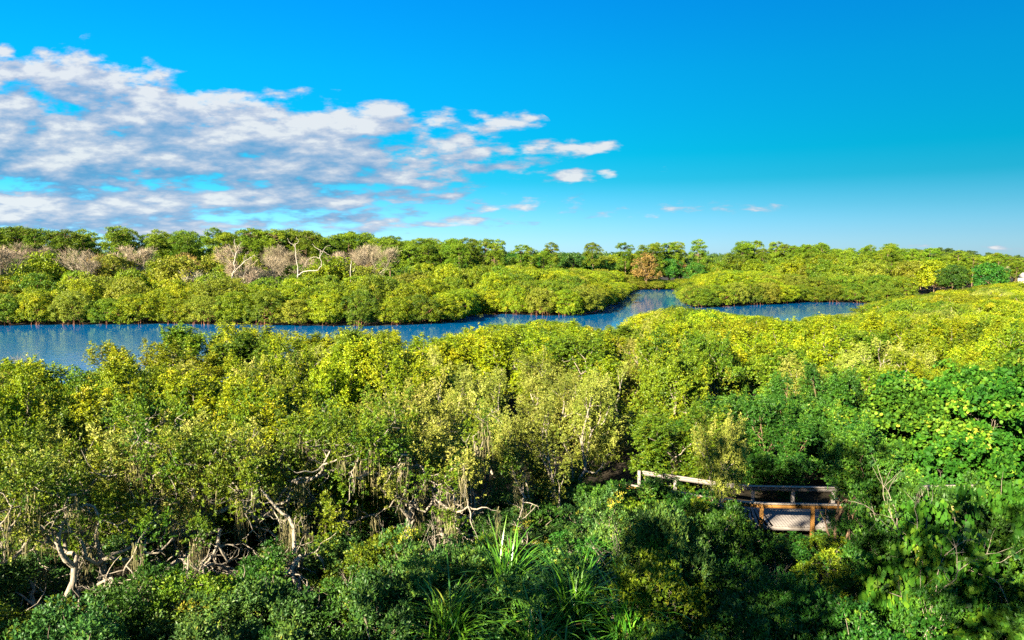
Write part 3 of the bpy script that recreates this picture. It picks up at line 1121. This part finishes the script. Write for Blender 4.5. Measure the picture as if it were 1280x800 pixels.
# ---- leafless trees and mixed scrub behind the left bank
mix = list(isl)


def ok_bare(c):
    s_ = shore(c)
    px = 640 + F * c[:, 0] / c[:, 1]
    return beyond(c) & (s_ > 20) & (s_ < 66) & (px > -50) & (px < 470)


for px, d, key, rz, H, lab in [(283, 184, "dead_fork", 0.0, 18.6, "dead white tree with one forked arm standing above the left bank"),
                              (368, 184, "dead_twist", 0.0, 18.6, "dead white tree with twisted looping branches above the left bank"),
                              (437, 186, "dead_snag", 0.0, 13.0, "short bleached snag right of the twisted dead tree")]:
    x = (px - 640) / F * d
    place(key, x, d, label=lab, group=None, rz=rz, s=H / (9.6 if "snag" in key else 14.2))
    mix.append((x, d))
n_bare = 0
for c in scatter(4000, (-190, 0, 150, 300), ok_bare, lambda c: 6.4, mix):
    x, y = c
    px = col_of(x, y)
    s_ = shore(c)[0]
    zm = zmax_at(y, 294 + 18 * (1 - min(1, max(0, (s_ - 20) / 40))))
    r = random.random()
    if r < 0.26:
        H = min(random.uniform(13, 18), zm)
        place(f"bare_p{random.randrange(3)}", x, y, H, 13.0, H / 13.0 * 1.15, label="pinkish leafless tree among the scrub behind the left bank", group="pinkish leafless trees behind the left bank")
    elif r < 0.42:
        H = min(random.uniform(8, 11), zm - 1.5)
        place(f"bare_g{random.randrange(2)}", x, y, H, 8.0, H / 8.0 * 1.2, label="grey leafless thicket tree behind the left bank mangroves", group="grey leafless trees behind the left bank")
    else:
        H = min(random.uniform(10, 15), zm - 1)
        k, col = random.choice([("o", "olive"), ("y", "yellow-green"), ("y", "yellow-green"), ("m", "mid-green"), ("o", "olive"), ("r", "rust-brown")])
        place(f"broad_{k}", x, y, H, 13.0, H / 13.0, label=f"{col} broadleaf tree among leafless trees behind the left bank", group=f"{col} broadleaf trees among leafless trees")
    n_bare += 1

# ---- broadleaf belt behind the headland and pond
n_broad = 0


def ok_broad(c):
    s_ = shore(c)
    px = 640 + F * c[:, 0] / c[:, 1]
    return beyond(c) & (s_ > 40) & (s_ < 74) & (px > 440) & (c[:, 1] < 420)


for c in scatter(6000, (-60, 300, 180, 420), ok_broad, lambda c: 9.0, mix):
    x, y = c
    px = col_of(x, y)
    zm = zmax_at(y, sky_lim(px) + random.uniform(8, 26))
    H = min(zm, random.uniform(10, 16))
    if H < 5 or (px > 1250 and y < 290):
        continue
    r = random.random()
    if r < 0.07:
        k, col = "r", "rust-brown"
    else:
        k, col = random.choice([("o", "olive"), ("y", "yellow-green"), ("m", "mid-green"), ("m", "mid-green"), ("d", "dark green")])
    pl = "behind the headland" if px < 800 else "behind the islet" if px < 1000 else "at the back right"
    place(f"broad_{k}", x, y, H, 13.0, H / 13.0 * 1.1, label=f"{col} rounded broadleaf tree {pl}, before the pines", group=f"{col} broadleaf trees {pl}")
    n_broad += 1

# ---- pines on the skyline
pin = list(mix)


def ok_pine(c):
    s_ = shore(c)
    px = 640 + F * c[:, 0] / c[:, 1]
    return beyond(c) & (s_ > np.interp(px, [0, 470, 520, 860, 900, 1280], [58, 58, 34, 34, 62, 66])) & (c[:, 1] > 235) & (c[:, 1] < np.interp(px, [0, 500, 800, 1280], [270, 300, 390, 430]))


n_pine = 0
for c in scatter(12000, (-290, 420, 200, 560), ok_pine, lambda c: (4.4 if -40 < c[0] < 130 else 5.6) + 0.005 * c[1], pin):
    if n_pine >= 300:
        break
    x, y = c
    px = col_of(x, y, 14)
    if px > 1250 and y < 290:
        continue
    H = zmax_at(y, sky_lim(px) + random.uniform(-5.0, 8.0))
    H = min(max(H, 9), 24)
    pl = "left end of the skyline" if px < 250 else "skyline behind the dead trees" if px < 520 else "skyline above the headland" if px < 800 else "skyline above the islet and pond" if px < 1120 else "low right end of the skyline"
    if px > 1115 and y > 330:
        key, col = f"farpine{random.randrange(2)}", "dull bluish-green"
    else:
        key, col = f"pine{random.randrange(4)}", "green"
    size = "tall" if H > 19 else "shorter"
    place(key, x, y, H, 20.0, H / 20.0 * random.uniform(1.0, 1.3), label=f"{size} {col} pine on the {pl}", group=f"{size} {col} pines, {pl}")
    n_pine += 1

# single tree on the skyline at the right, rust tree and bare one at the far right
for px, d, H, key, lab in [(1108, 300, 18.6, "pine3", "slim pine standing clear of the skyline behind the blue pond")]:
    place(key, (px - 640) / F * d, d, H, 20, 0.95, label=lab)
place("broad_r", (808 - 640) / F * 330, 330, 15.5, 13.0, 1.5, label="rust-brown tree standing out of the pines above the channel mouth")
place("bare_p1", (1238 - 640) / F * 285, 285, 11.6, 13.0, 1.25, label="pinkish leafless tree beside the white house at the right edge")

# ---- far wood that closes the horizon
g = np.random.default_rng(900)
K = 5200
fx = g.uniform(-900, 900, K)
fy = 560 + g.uniform(0, 500, K)
keep = np.abs(fx) < fy * 0.78
fx, fy = fx[keep], fy[keep]
K = len(fx)
fz = np.interp(640 + F * fx / fy, [0, 600, 1100, 1280], [15, 17, 15, 11]) * g.uniform(0.55, 1.0, K)
cen = np.stack([fx, fy, fz], 1)
t, d, ti = clumps_to_tips(cen, g.uniform(2.2, 3.8, K), 14, np.array([0, 800, -60.0]), g)
V, Fq, val = rosettes(t, d, ti, 5, 1.5, 0.9, 0.9, g)
o = mesh_obj("far_woods", V, Fq, M["far_green"], val=val)
tag(o, "far-off dark wood closing the horizon behind the pines", "woods", kind="stuff")

# ------------------------------------------------------------------ foreground
fg_lim = curve([(-60, 690), (0, 670), (60, 705), (120, 728), (200, 722), (260, 712), (300, 695), (420, 668), (560, 652), (700, 660), (745, 640), (775, 618), (800, 606), (830, 609), (885, 616), (898, 655), (915, 664), (1050, 664), (1075, 640),
                (1095, 606), (1180, 596), (1280, 586), (1340, 586)])
fg = [((px - 640) / F * d * 1.03, d) for px, d, *_ in GN if d < 31]


def ok_fg(c):
    px = 640 + F * c[:, 0] / c[:, 1]
    return ~((px > 520) & (px < 830) & (c[:, 1] < 24.5)) & (np.abs(px - 640) < 760) & (bw_dist(c) > 2.2) & (c[:, 1] < np.interp(px, [0, 400, 480, 780, 800, 1280], [42, 42, 41, 41, 42, 42])) 


n_fg = 0
for c in scatter(5000, (-30, 32, 13.5, 40), ok_fg, lambda c: 1.35 + 0.028 * c[1], fg):
    x, y = c
    px = col_of(x, y, 2.0)
    zm = zmax_at(y, fg_lim(px) + random.uniform(0, 14))
    if (px < 480 and y > 30.5) or (480 <= px < 780 and y > 28.5):
        zm = random.uniform(1.6, 2.8)                          # undergrowth beneath the canopy
    H = min(zm - 0.25, random.uniform(2.4, 4.0) + (2.2 if px > 1075 and y > 25 else 1.5 if 785 < px < 905 and y > 25 else 0))
    if H < 0.7:
        continue
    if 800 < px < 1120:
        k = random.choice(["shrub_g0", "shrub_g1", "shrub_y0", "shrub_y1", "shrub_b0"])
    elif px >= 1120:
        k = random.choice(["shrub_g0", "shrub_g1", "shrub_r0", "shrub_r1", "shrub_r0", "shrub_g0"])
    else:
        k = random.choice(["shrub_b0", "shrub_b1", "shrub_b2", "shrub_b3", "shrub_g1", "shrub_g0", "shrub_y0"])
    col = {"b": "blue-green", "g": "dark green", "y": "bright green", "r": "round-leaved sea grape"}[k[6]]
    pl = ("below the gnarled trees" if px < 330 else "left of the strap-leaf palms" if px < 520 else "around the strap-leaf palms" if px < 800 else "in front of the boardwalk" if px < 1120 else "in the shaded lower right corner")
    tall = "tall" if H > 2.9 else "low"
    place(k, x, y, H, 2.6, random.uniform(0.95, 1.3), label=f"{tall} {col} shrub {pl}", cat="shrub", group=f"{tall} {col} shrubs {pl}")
    n_fg += 1

for i, (px, py, zt, key, sc, lab) in enumerate([
        (632, 705, 3.2, "strap0", 1.0, "tall strap-leaf palm with upright blades at the bottom centre"),
        (715, 735, 2.9, "strap0", 1.1, "largest strap-leaf palm, its blades fanning right at the bottom centre"),
        (560, 755, 2.7, "strap1", 1.15, "drooping strap-leaf palm, leftmost of the bottom group"),
        (785, 760, 2.6, "strap1", 1.15, "arching strap-leaf palm, rightmost of the bottom group"),
        (668, 785, 2.3, "strap1", 1.0, "small strap-leaf palm cut by the bottom edge, between the two large ones"),
        (1245, 775, 1.8, "strap1", 0.6, "small strap-leaf plant in the shaded lower right corner"),
        (1050, 795, 1.8, "strap1", 0.55, "small strap-leaf plant at the bottom edge below the boardwalk")]):
    p = ground_at(px, py, zt)
    place(key, p[0], p[1], label=lab, cat="palm", group="strap-leaf palms at the bottom edge", s=sc, z=zt - 1.5 * sc)
for px, py, zt, key, sc, lab in [
        (1150, 760, 2.4, "sapling", 1.25, "thin bare-stemmed sapling with few round leaves at the lower right"),
        (1075, 655, 1.6, "brush", 1.1, "pale dry brush sticking up in front of the boardwalk deck"),
        (985, 715, 2.0, "brush2", 0.9, "dry grey twigs among the bright shrubs below the boardwalk"),
        (560, 690, 2.6, "brush3", 1.0, "pale bent dry twigs left of the tallest strap-leaf palm"),
        (470, 730, 2.4, "brush2", 1.1, "grey dry twigs left of the strap-leaf palms"),
        (790, 690, 2.4, "brush3", 0.9, "pale dry twigs right of the strap-leaf palms"),
        (1010, 770, 1.8, "brush2", 1.3, "thin grey twigs at the bottom edge right of centre"),
        (345, 770, 1.8, "brush3", 1.0, "bluish dry twigs in the shade below the gnarled trees"),
        (30, 455, 4.8, "brush", 1.6, "pale dry twigs above the treetops at the left water's edge")]:
    p = ground_at(px, py, zt)
    place(key, p[0], p[1], label=lab, cat="sapling" if key == "sapling" else "dry brush", s=sc, z=max(0.2, zt - 1.2), rz=1.0)
for px, d, py, k, lab in [(772, 35.2, 592, "shrub_g0", "dark green bush hiding the left end of the boardwalk"),
                          (806, 34.6, 603, "shrub_g1", "broad dark bush under the left stretch of boardwalk rail"),
                          (846, 33.6, 608, "shrub_g0", "rounded dark bush at the bend of the boardwalk"),
                          (884, 32.6, 620, "shrub_g1", "dark bush just left of the lit boardwalk post")]:
    place(k, (px - 640) / F * d * 1.02, d, zmax_at(d, py) - 0.2, 2.6, 1.25, label=lab, cat="bush")
p = ground_at(806, 690, 2.2)
place("pad", p[0], p[1], label="bright green round-leaved plant beside the dark bush", cat="plant", s=1.0, z=1.6, rz=0.4)

# protos that were not used would stand at the origin: remove them
for k, o in list(protos.items()):
    if k not in used:
        for ch in list(o.children):
            bpy.data.objects.remove(ch)
        bpy.data.objects.remove(o)


# ------------------------------------------------------------------ boardwalk
class MB:
    def __init__(s):
        s.v, s.f = [], []

    def box(s, c, ax, ay, hx, hy, hz):
        c = np.array(c, float)
        ax = np.array([ax[0], ax[1], ax[2] if len(ax) > 2 else 0.0])
        ay = np.array([ay[0], ay[1], 0.0])
        az = np.cross(ax, ay)
        b = len(s.v)
        for k in (-1, 1):
            for i, j in ((-1, -1), (1, -1), (1, 1), (-1, 1)):
                s.v.append(c + ax * hx * i + ay * hy * j + az * hz * k)
        s.f += [[b + q for q in r] for r in ((3, 2, 1, 0), (4, 5, 6, 7), (0, 1, 5, 4), (1, 2, 6, 5), (2, 3, 7, 6), (3, 0, 4, 7))]

    def build(s, name, mat, parent):
        o = mesh_obj(name, np.array(s.v), np.array(s.f), mat, parent)
        m_ = o.modifiers.new("bevel", "BEVEL")
        m_.width = 0.008
        m_.segments = 1
        return o


bw = empty("boardwalk", (15, 36, 0))
tag(bw, "weathered timber boardwalk with post-and-rail sides, half hidden by shrubs", "boardwalk")
org = np.array([15, 36, 0.0])
DECK = 1.15
path = BW_FAR[::-1]                     # left to right
seglen = np.concatenate([[0], np.cumsum(np.linalg.norm(np.diff(path, axis=0), axis=1))])


def at_s(s_):
    return np.array([np.interp(s_, seglen, path[:, k]) for k in (0, 1)])


def frame_s(s_):
    a, b = at_s(max(0, s_ - 0.6)), at_s(min(seglen[-1], s_ + 0.6))
    d = (b - a) / np.linalg.norm(b - a)
    return d, np.array([-d[1], d[0]])


WID = 2.7
deck = MB()
s_ = 0.0
while s_ < seglen[-1]:
    d, nrm = frame_s(s_)
    c = at_s(s_) - nrm * WID / 2
    deck.box((*c, DECK - 0.02 + random.uniform(-0.003, 0.003)), nrm, -d, WID / 2 + 0.1, 0.068, 0.02)
    s_ += 0.145
dk = deck.build("deck", M["wood_grey"], bw)
dk.location = -org
def sweep(name, off, zc, hw, hh, mat):
    """one continuous board along the walk"""
    V, Fc = [], []
    qs = np.arange(0.4, seglen[-1] - 0.3, 0.5)
    for s_ in qs:
        d, nrm = frame_s(s_)
        c = at_s(s_) + nrm * off
        for a_, b_ in ((-1, -1), (1, -1), (1, 1), (-1, 1)):
            V.append((*(c + nrm * hw * a_), zc + hh * b_))
    for i in range(len(qs) - 1):
        for k in range(4):
            Fc.append((4 * i + k, 4 * i + (k + 1) % 4, 4 * i + 4 + (k + 1) % 4, 4 * i + 4 + k))
    e = 4 * (len(qs) - 1)
    Fc += [(3, 2, 1, 0), (e, e + 1, e + 2, e + 3)]
    q = mesh_obj(name, np.array(V), np.array(Fc), M[mat], bw)
    q.location = -org


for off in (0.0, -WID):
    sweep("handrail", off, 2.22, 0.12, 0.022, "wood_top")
    sweep("side_rail", off, 2.095, 0.025, 0.10, "wood_tan" if off else "wood_grey")  # far board is grey: the shade on it is put into its colour
    sweep("stringer", off, DECK - 0.14, 0.03, 0.095, "wood_grey")
s_ = 0.8
SPOST = float(np.interp(1015, [col_of(*(at_s(q) - frame_s(q)[1] * WID), 2.0) for q in np.linspace(0, seglen[-1], 60)], np.linspace(0, seglen[-1], 60))) % 2.05
s_ = SPOST
while s_ < seglen[-1] - 0.3:
    d, nrm = frame_s(s_)
    for off in (0.103, -WID):
        c = at_s(s_) + nrm * off if off > 0 else at_s(s_) - nrm * WID - nrm * 0.103
        pm = MB()
        pm.box((0, 0, 0), d, nrm, 0.085, 0.075, 1.19)
        q = pm.build("post", M["wood_tan" if off < 0 else "wood_grey"], bw)  # far posts take their shade from the grey colour too
        q.location = np.array([*c, 1.0]) - org
    s_ += 2.05

# ------------------------------------------------------------------ white house at the far right
hd = 268.0
hx = (1291 - 640) / F * hd
h = empty("white_house", (hx, hd, 0.3))
h.scale = (0.62, 0.62, 0.74)
tag(h, "small white house peeping over the trees at the right edge", "house")
mb = MB(); mb.box((0, 0, 4.4), (1, 0), (0, 1), 6.0, 4.5, 4.4)
mb.build("wall", M["white_paint"], h)
rv = [(-6.6, -5.1, 8.83), (6.6, -5.1, 8.83), (6.6, 5.1, 8.83), (-6.6, 5.1, 8.83), (-6.6, 0, 11.2), (6.6, 0, 11.2)]
mesh_obj("roof", rv, [np.array([[0, 1, 5, 4], [2, 3, 4, 5], [3, 2, 1, 0]]), np.array([[0, 4, 3], [1, 2, 5]])], M["roof_grey"], h)
for ix in (-3.8, 0, 3.8):
    mb = MB(); mb.box((ix, -4.53, 6.3), (1, 0), (0, 1), 0.6, 0.05, 0.8)
    wd = mb.build("window", M["window_glass"], h)
    mb = MB()
    for sx in (-1, 1):
        mb.box((ix + sx * 0.66, -4.55, 6.3), (1, 0), (0, 1), 0.06, 0.07, 0.92)
    mb.box((ix, -4.55, 7.16), (1, 0), (0, 1), 0.6, 0.07, 0.06)
    mb.box((ix, -4.55, 5.44), (1, 0), (0, 1), 0.6, 0.07, 0.06)
    mb.build("frame", M["white_paint"], wd)

# ------------------------------------------------------------------ unseen trees added behind the viewpoint to shade foreground and boardwalk
SUN_EL, SUN_AZ = R_(25), R_(-142)         # azimuth from +Y, clockwise
sun_dir = np.array([math.sin(SUN_AZ) * math.cos(SUN_EL), math.cos(SUN_AZ) * math.cos(SUN_EL), math.sin(SUN_EL)])
far_dome("shade", "added_shade_oak", 950, M["deep_green"], M["bark_brown"], H=20.0, Rx=6.0, zlo=6.0, n=56, nper=17, nleaf=5, L=0.5, W=0.3, crad=(1.0, 1.7), roots=False)
SHADE = [(-8, -8.5, 24.0), (-12.5, 0.5, 25.0), (-34, -2, 15.5), (-26, -8, 17.0), (-19, -12, 18.5), (-12, -10, 18.5), (-4, -13, 19.5), (3, -10, 18.5), (10, -8, 19.0), (-6, -19, 20.5), (9, -17, 21)]
for x, y, H in SHADE:
    place("shade", x, y, H, 20.0, 1.0, label="tall unseen oak added behind the viewpoint to cast shade over the foreground shrubs", group="added shade oaks behind the viewpoint")

# ------------------------------------------------------------------ sun and sky
sl = bpy.data.lights.new("sun", "SUN")
sl.energy = 5.0
sl.angle = R_(0.5)
sl.color = (1.0, 0.87, 0.66)
so = link(bpy.data.objects.new("sun", sl))
so.location = tuple(sun_dir * 100)
so.rotation_euler = Vector(tuple(sun_dir)).to_track_quat("Z", "Y").to_euler()

world = bpy.data.worlds.new("World")
scene.world = world
world.use_nodes = True
nt = world.node_tree
nt.nodes.clear()
Lk = nt.links.new
wout = nt.nodes.new("ShaderNodeOutputWorld")
bg = nt.nodes.new("ShaderNodeBackground")
Lk(bg.outputs[0], wout.inputs["Surface"])
sky = nt.nodes.new("ShaderNodeTexSky")
sky.sky_type = "NISHITA"
sky.sun_disc = False
sky.sun_elevation = SUN_EL
sky.sun_rotation = (-SUN_AZ) % (2 * math.pi)
sky.altitude = 0
sky.air_density = 1.0
sky.dust_density = 0.4
sky.ozone_density = 2.0


def val(x):
    if isinstance(x, (int, float)):
        n = nt.nodes.new("ShaderNodeValue")
        n.outputs[0].default_value = x
        return n.outputs[0]
    return x


def mth(op, a, b=None, c=None, clamp=False):
    n = nt.nodes.new("ShaderNodeMath")
    n.operation = op
    n.use_clamp = clamp
    for i, q in enumerate((a, b, c)):
        if q is None:
            continue
        if isinstance(q, (int, float)):
            n.inputs[i].default_value = q
        else:
            Lk(q, n.inputs[i])
    return n.outputs[0]


def mixc(f, a, b, blend="MIX"):
    n = nt.nodes.new("ShaderNodeMix")
    n.data_type = "RGBA"
    n.blend_type = blend
    for q, i in ((f, 0), (a, 6), (b, 7)):
        if isinstance(q, (int, float)):
            n.inputs[i].default_value = q
        elif isinstance(q, tuple):
            n.inputs[i].default_value = (*q, 1)
        else:
            Lk(q, n.inputs[i])
    return n.outputs[2]


tc = nt.nodes.new("ShaderNodeTexCoord")
sx = nt.nodes.new("ShaderNodeSeparateXYZ")
Lk(tc.outputs["Generated"], sx.inputs[0])
dx, dy, dz = sx.outputs
# gnomonic sky coordinates about due north: u to the right, v up
yc = mth("MAXIMUM", dy, 0.08)
u = mth("DIVIDE", dx, yc)
v = mth("DIVIDE", dz, yc)

SKY_STRENGTH, EXPOSURE = 0.05, 2.7
hs = nt.nodes.new("ShaderNodeHueSaturation")
hs.inputs["Saturation"].default_value = 1.0
Lk(sky.outputs[0], hs.inputs["Color"])
tint = ramp(nt, [(p_, tuple(0.66 * q_ for q_ in c_)) for p_, c_ in [(0.0, (0.40, 0.68, 1.18)), (0.03, (0.27, 0.56, 0.95)), (0.065, (0.14, 0.49, 0.74)), (0.10, (0.028, 0.45, 0.61)), (0.135, (0.004, 0.48, 0.62)), (0.235, (0.004, 0.53, 0.77)), (0.33, (0.004, 0.52, 0.92)), (0.5, (0.20, 0.60, 1.0)), (1.0, (0.42, 0.78, 1.2))]])
Lk(dz, tint.inputs["Fac"])
skyc = mixc(1.0, hs.outputs[0], tint.outputs[0], "MULTIPLY")

# clouds: coverage blobs (photo column, row, half width, half height, weight) turned into sky directions
BLOBS = [(95, 110, 110, 40, 1.25), (180, 92, 40, 20, 0.7), (20, 135, 120, 40, 1.2), (60, 185, 260, 62, 1.4), (240, 170, 200, 52, 1.4), (380, 172, 160, 44, 1.35), (480, 178, 120, 34, 0.95),
         (585, 152, 75, 16, 0.95), (540, 175, 80, 22, 0.6), (715, 185, 70, 11, 0.95), (330, 212, 320, 44, 1.15), (60, 262, 270, 30, 1.4), (330, 250, 260, 26, 1.15), (470, 240, 90, 14, 0.6), (140, 235, 280, 34, 0.9), (150, 283, 320, 20, 0.95), (430, 274, 260, 14, 0.75), (620, 262, 160, 10, 0.5),
         (490, 237, 40, 10, 0.75), (595, 232, 28, 10, 0.85), (638, 232, 14, 8, 0.7), (560, 214, 60, 10, 0.55), (716, 219, 28, 9, 0.9), (761, 216, 16, 7, 0.85), (820, 216, 18, 7, 0.6), (700, 250, 70, 9, 0.5),
         (630, 190, 22, 8, 0.7), (140, 48, 30, 8, 0.4), (50, 65, 14, 7, 0.65), (0, 62, 20, 9, 0.6), (1210, 308, 20, 5, 0.5), (1255, 310, 20, 5, 0.55), (1165, 307, 30, 4, 0.35), (820, 262, 130, 10, 0.35)]


def px_uv(px, py):
    a, c = (px - 640) / F, (400 - py) / F
    y = CP + SP * c
    return a / y, (-SP + CP * c) / y


def make_density_group():
    gnt = bpy.data.node_groups.new("cloud_density", "ShaderNodeTree")
    gnt.interface.new_socket("u", in_out="INPUT", socket_type="NodeSocketFloat")
    gnt.interface.new_socket("v", in_out="INPUT", socket_type="NodeSocketFloat")
    gnt.interface.new_socket("d", in_out="OUTPUT", socket_type="NodeSocketFloat")
    gi = gnt.nodes.new("NodeGroupInput")
    go = gnt.nodes.new("NodeGroupOutput")
    l = gnt.links.new

    def mm(op, a, b=None, c=None):
        n = gnt.nodes.new("ShaderNodeMath")
        n.operation = op
        for i, q in enumerate((a, b, c)):
            if q is None:
                continue
            if isinstance(q, (int, float)):
                n.inputs[i].default_value = q
            else:
                l(q, n.inputs[i])
        return n.outputs[0]

    cov = None
    for bx, by, hw, hh, w in BLOBS:
        cu, cv = px_uv(bx, by)
        a = mm("MULTIPLY", mm("SUBTRACT", gi.outputs[0], cu), F / hw)
        b = mm("MULTIPLY", mm("SUBTRACT", gi.outputs[1], cv), F / hh)
        # flatter underneath: the lower half falls off faster
        b = mm("MULTIPLY", b, mm("ADD", 1.0, mm("MULTIPLY", mm("LESS_THAN", b, 0.0), 0.25)))
        r2 = mm("ADD", mm("MULTIPLY", a, a), mm("MULTIPLY", b, b))
        e = mm("MULTIPLY", mm("MAXIMUM", mm("SUBTRACT", 1.0, mm("MULTIPLY", r2, 0.55)), 0.0), w)
        cov = e if cov is None else mm("MAXIMUM", cov, e)
    cb = gnt.nodes.new("ShaderNodeCombineXYZ")
    l(mm("MULTIPLY", gi.outputs[0], 6.5), cb.inputs[0])
    # rows of cloud get flatter towards the horizon
    l(mm("MULTIPLY", mm("POWER", mm("MAXIMUM", mm("ADD", gi.outputs[1], 0.02), 0.001), 0.62), 15.0), cb.inputs[1])
    n1 = gnt.nodes.new("ShaderNodeTexNoise")
    n1.inputs["Scale"].default_value = 1.4
    n1.inputs["Detail"].default_value = 9.0
    n1.inputs["Roughness"].default_value = 0.56
    n1.inputs["Distortion"].default_value = 0.1
    l(cb.outputs[0], n1.inputs["Vector"])
    n2 = gnt.nodes.new("ShaderNodeTexNoise")
    n2.inputs["Scale"].default_value = 4.2
    n2.inputs["Detail"].default_value = 6.0
    n2.inputs["Roughness"].default_value = 0.55
    l(cb.outputs[0], n2.inputs["Vector"])
    nn = mm("ADD", mm("MULTIPLY", n1.outputs["Fac"], 0.62), mm("MULTIPLY", n2.outputs["Fac"], 0.38))
    d = mm("SUBTRACT", mm("ADD", mm("MULTIPLY", cov, 0.62), mm("MULTIPLY", mm("SUBTRACT", nn, 0.5), 3.1)), 0.21)
    d = mm("MULTIPLY", d, mm("GREATER_THAN", cov, 0.002))
    l(d, go.inputs[0])
    return gnt


grp = make_density_group()


def dens(uu, vv):
    n = nt.nodes.new("ShaderNodeGroup")
    n.node_tree = grp
    Lk(uu, n.inputs[0])
    Lk(vv, n.inputs[1])
    return n.outputs[0]


d0 = dens(u, v)
d1 = dens(mth("ADD", u, -0.012), mth("ADD", v, 0.020))
d2 = dens(mth("ADD", u, -0.02), mth("ADD", v, 0.05))
front_m = mth("GREATER_THAN", dy, 0.1)
sm = nt.nodes.new("ShaderNodeMapRange")
sm.interpolation_type = "SMOOTHSTEP"
sm.inputs["From Min"].default_value = 0.0
sm.inputs["From Max"].default_value = 0.40
Lk(d0, sm.inputs["Value"])
alpha = mth("MULTIPLY", mth("MULTIPLY", sm.outputs[0], front_m), 0.90)
lit = mth("ADD", 0.48, mth("MULTIPLY", mth("SUBTRACT", d0, d1), 0.95))
lit = mth("ADD", lit, mth("MULTIPLY", mth("SUBTRACT", d0, d2), 0.32))
lit = mth("MINIMUM", mth("MAXIMUM", lit, 0.0), 1.0)
CL = 1 / (SKY_STRENGTH * 2 ** EXPOSURE)
cr = ramp(nt, [(0.0, (0.14, 0.36, 0.64)), (0.38, (0.32, 0.46, 0.68)), (0.72, (0.58, 0.63, 0.75)), (1.0, (0.86, 0.87, 0.88))])
Lk(lit, cr.inputs["Fac"])
cloudc = mixc(1.0, cr.outputs[0], (CL, CL, CL), "MULTIPLY")
final = mixc(alpha, skyc, cloudc)
Lk(final, bg.inputs["Color"])
bg.inputs["Strength"].default_value = SKY_STRENGTH

# ------------------------------------------------------------------ render settings
vs = scene.view_settings
scene.display_settings.display_device = "sRGB"
vs.view_transform = "Standard"
vs.look = "None"
vs.exposure = EXPOSURE
vs.gamma = 1.0
scene.render.engine = "CYCLES"
cy = scene.cycles
cy.max_bounces = 6
cy.diffuse_bounces = 3
cy.glossy_bounces = 2
cy.transmission_bounces = 3
cy.use_denoising = False
cy.sample_clamp_indirect = 4.0
cy.caustics_reflective = False
cy.caustics_refractive = False
scene.render.film_transparent = False
print("COUNTS near", n_near, "field", n_field, "isl", n_isl, "bare", n_bare, "broad", n_broad, "pine", n_pine, "fg", n_fg, "obj", len(bpy.data.objects))
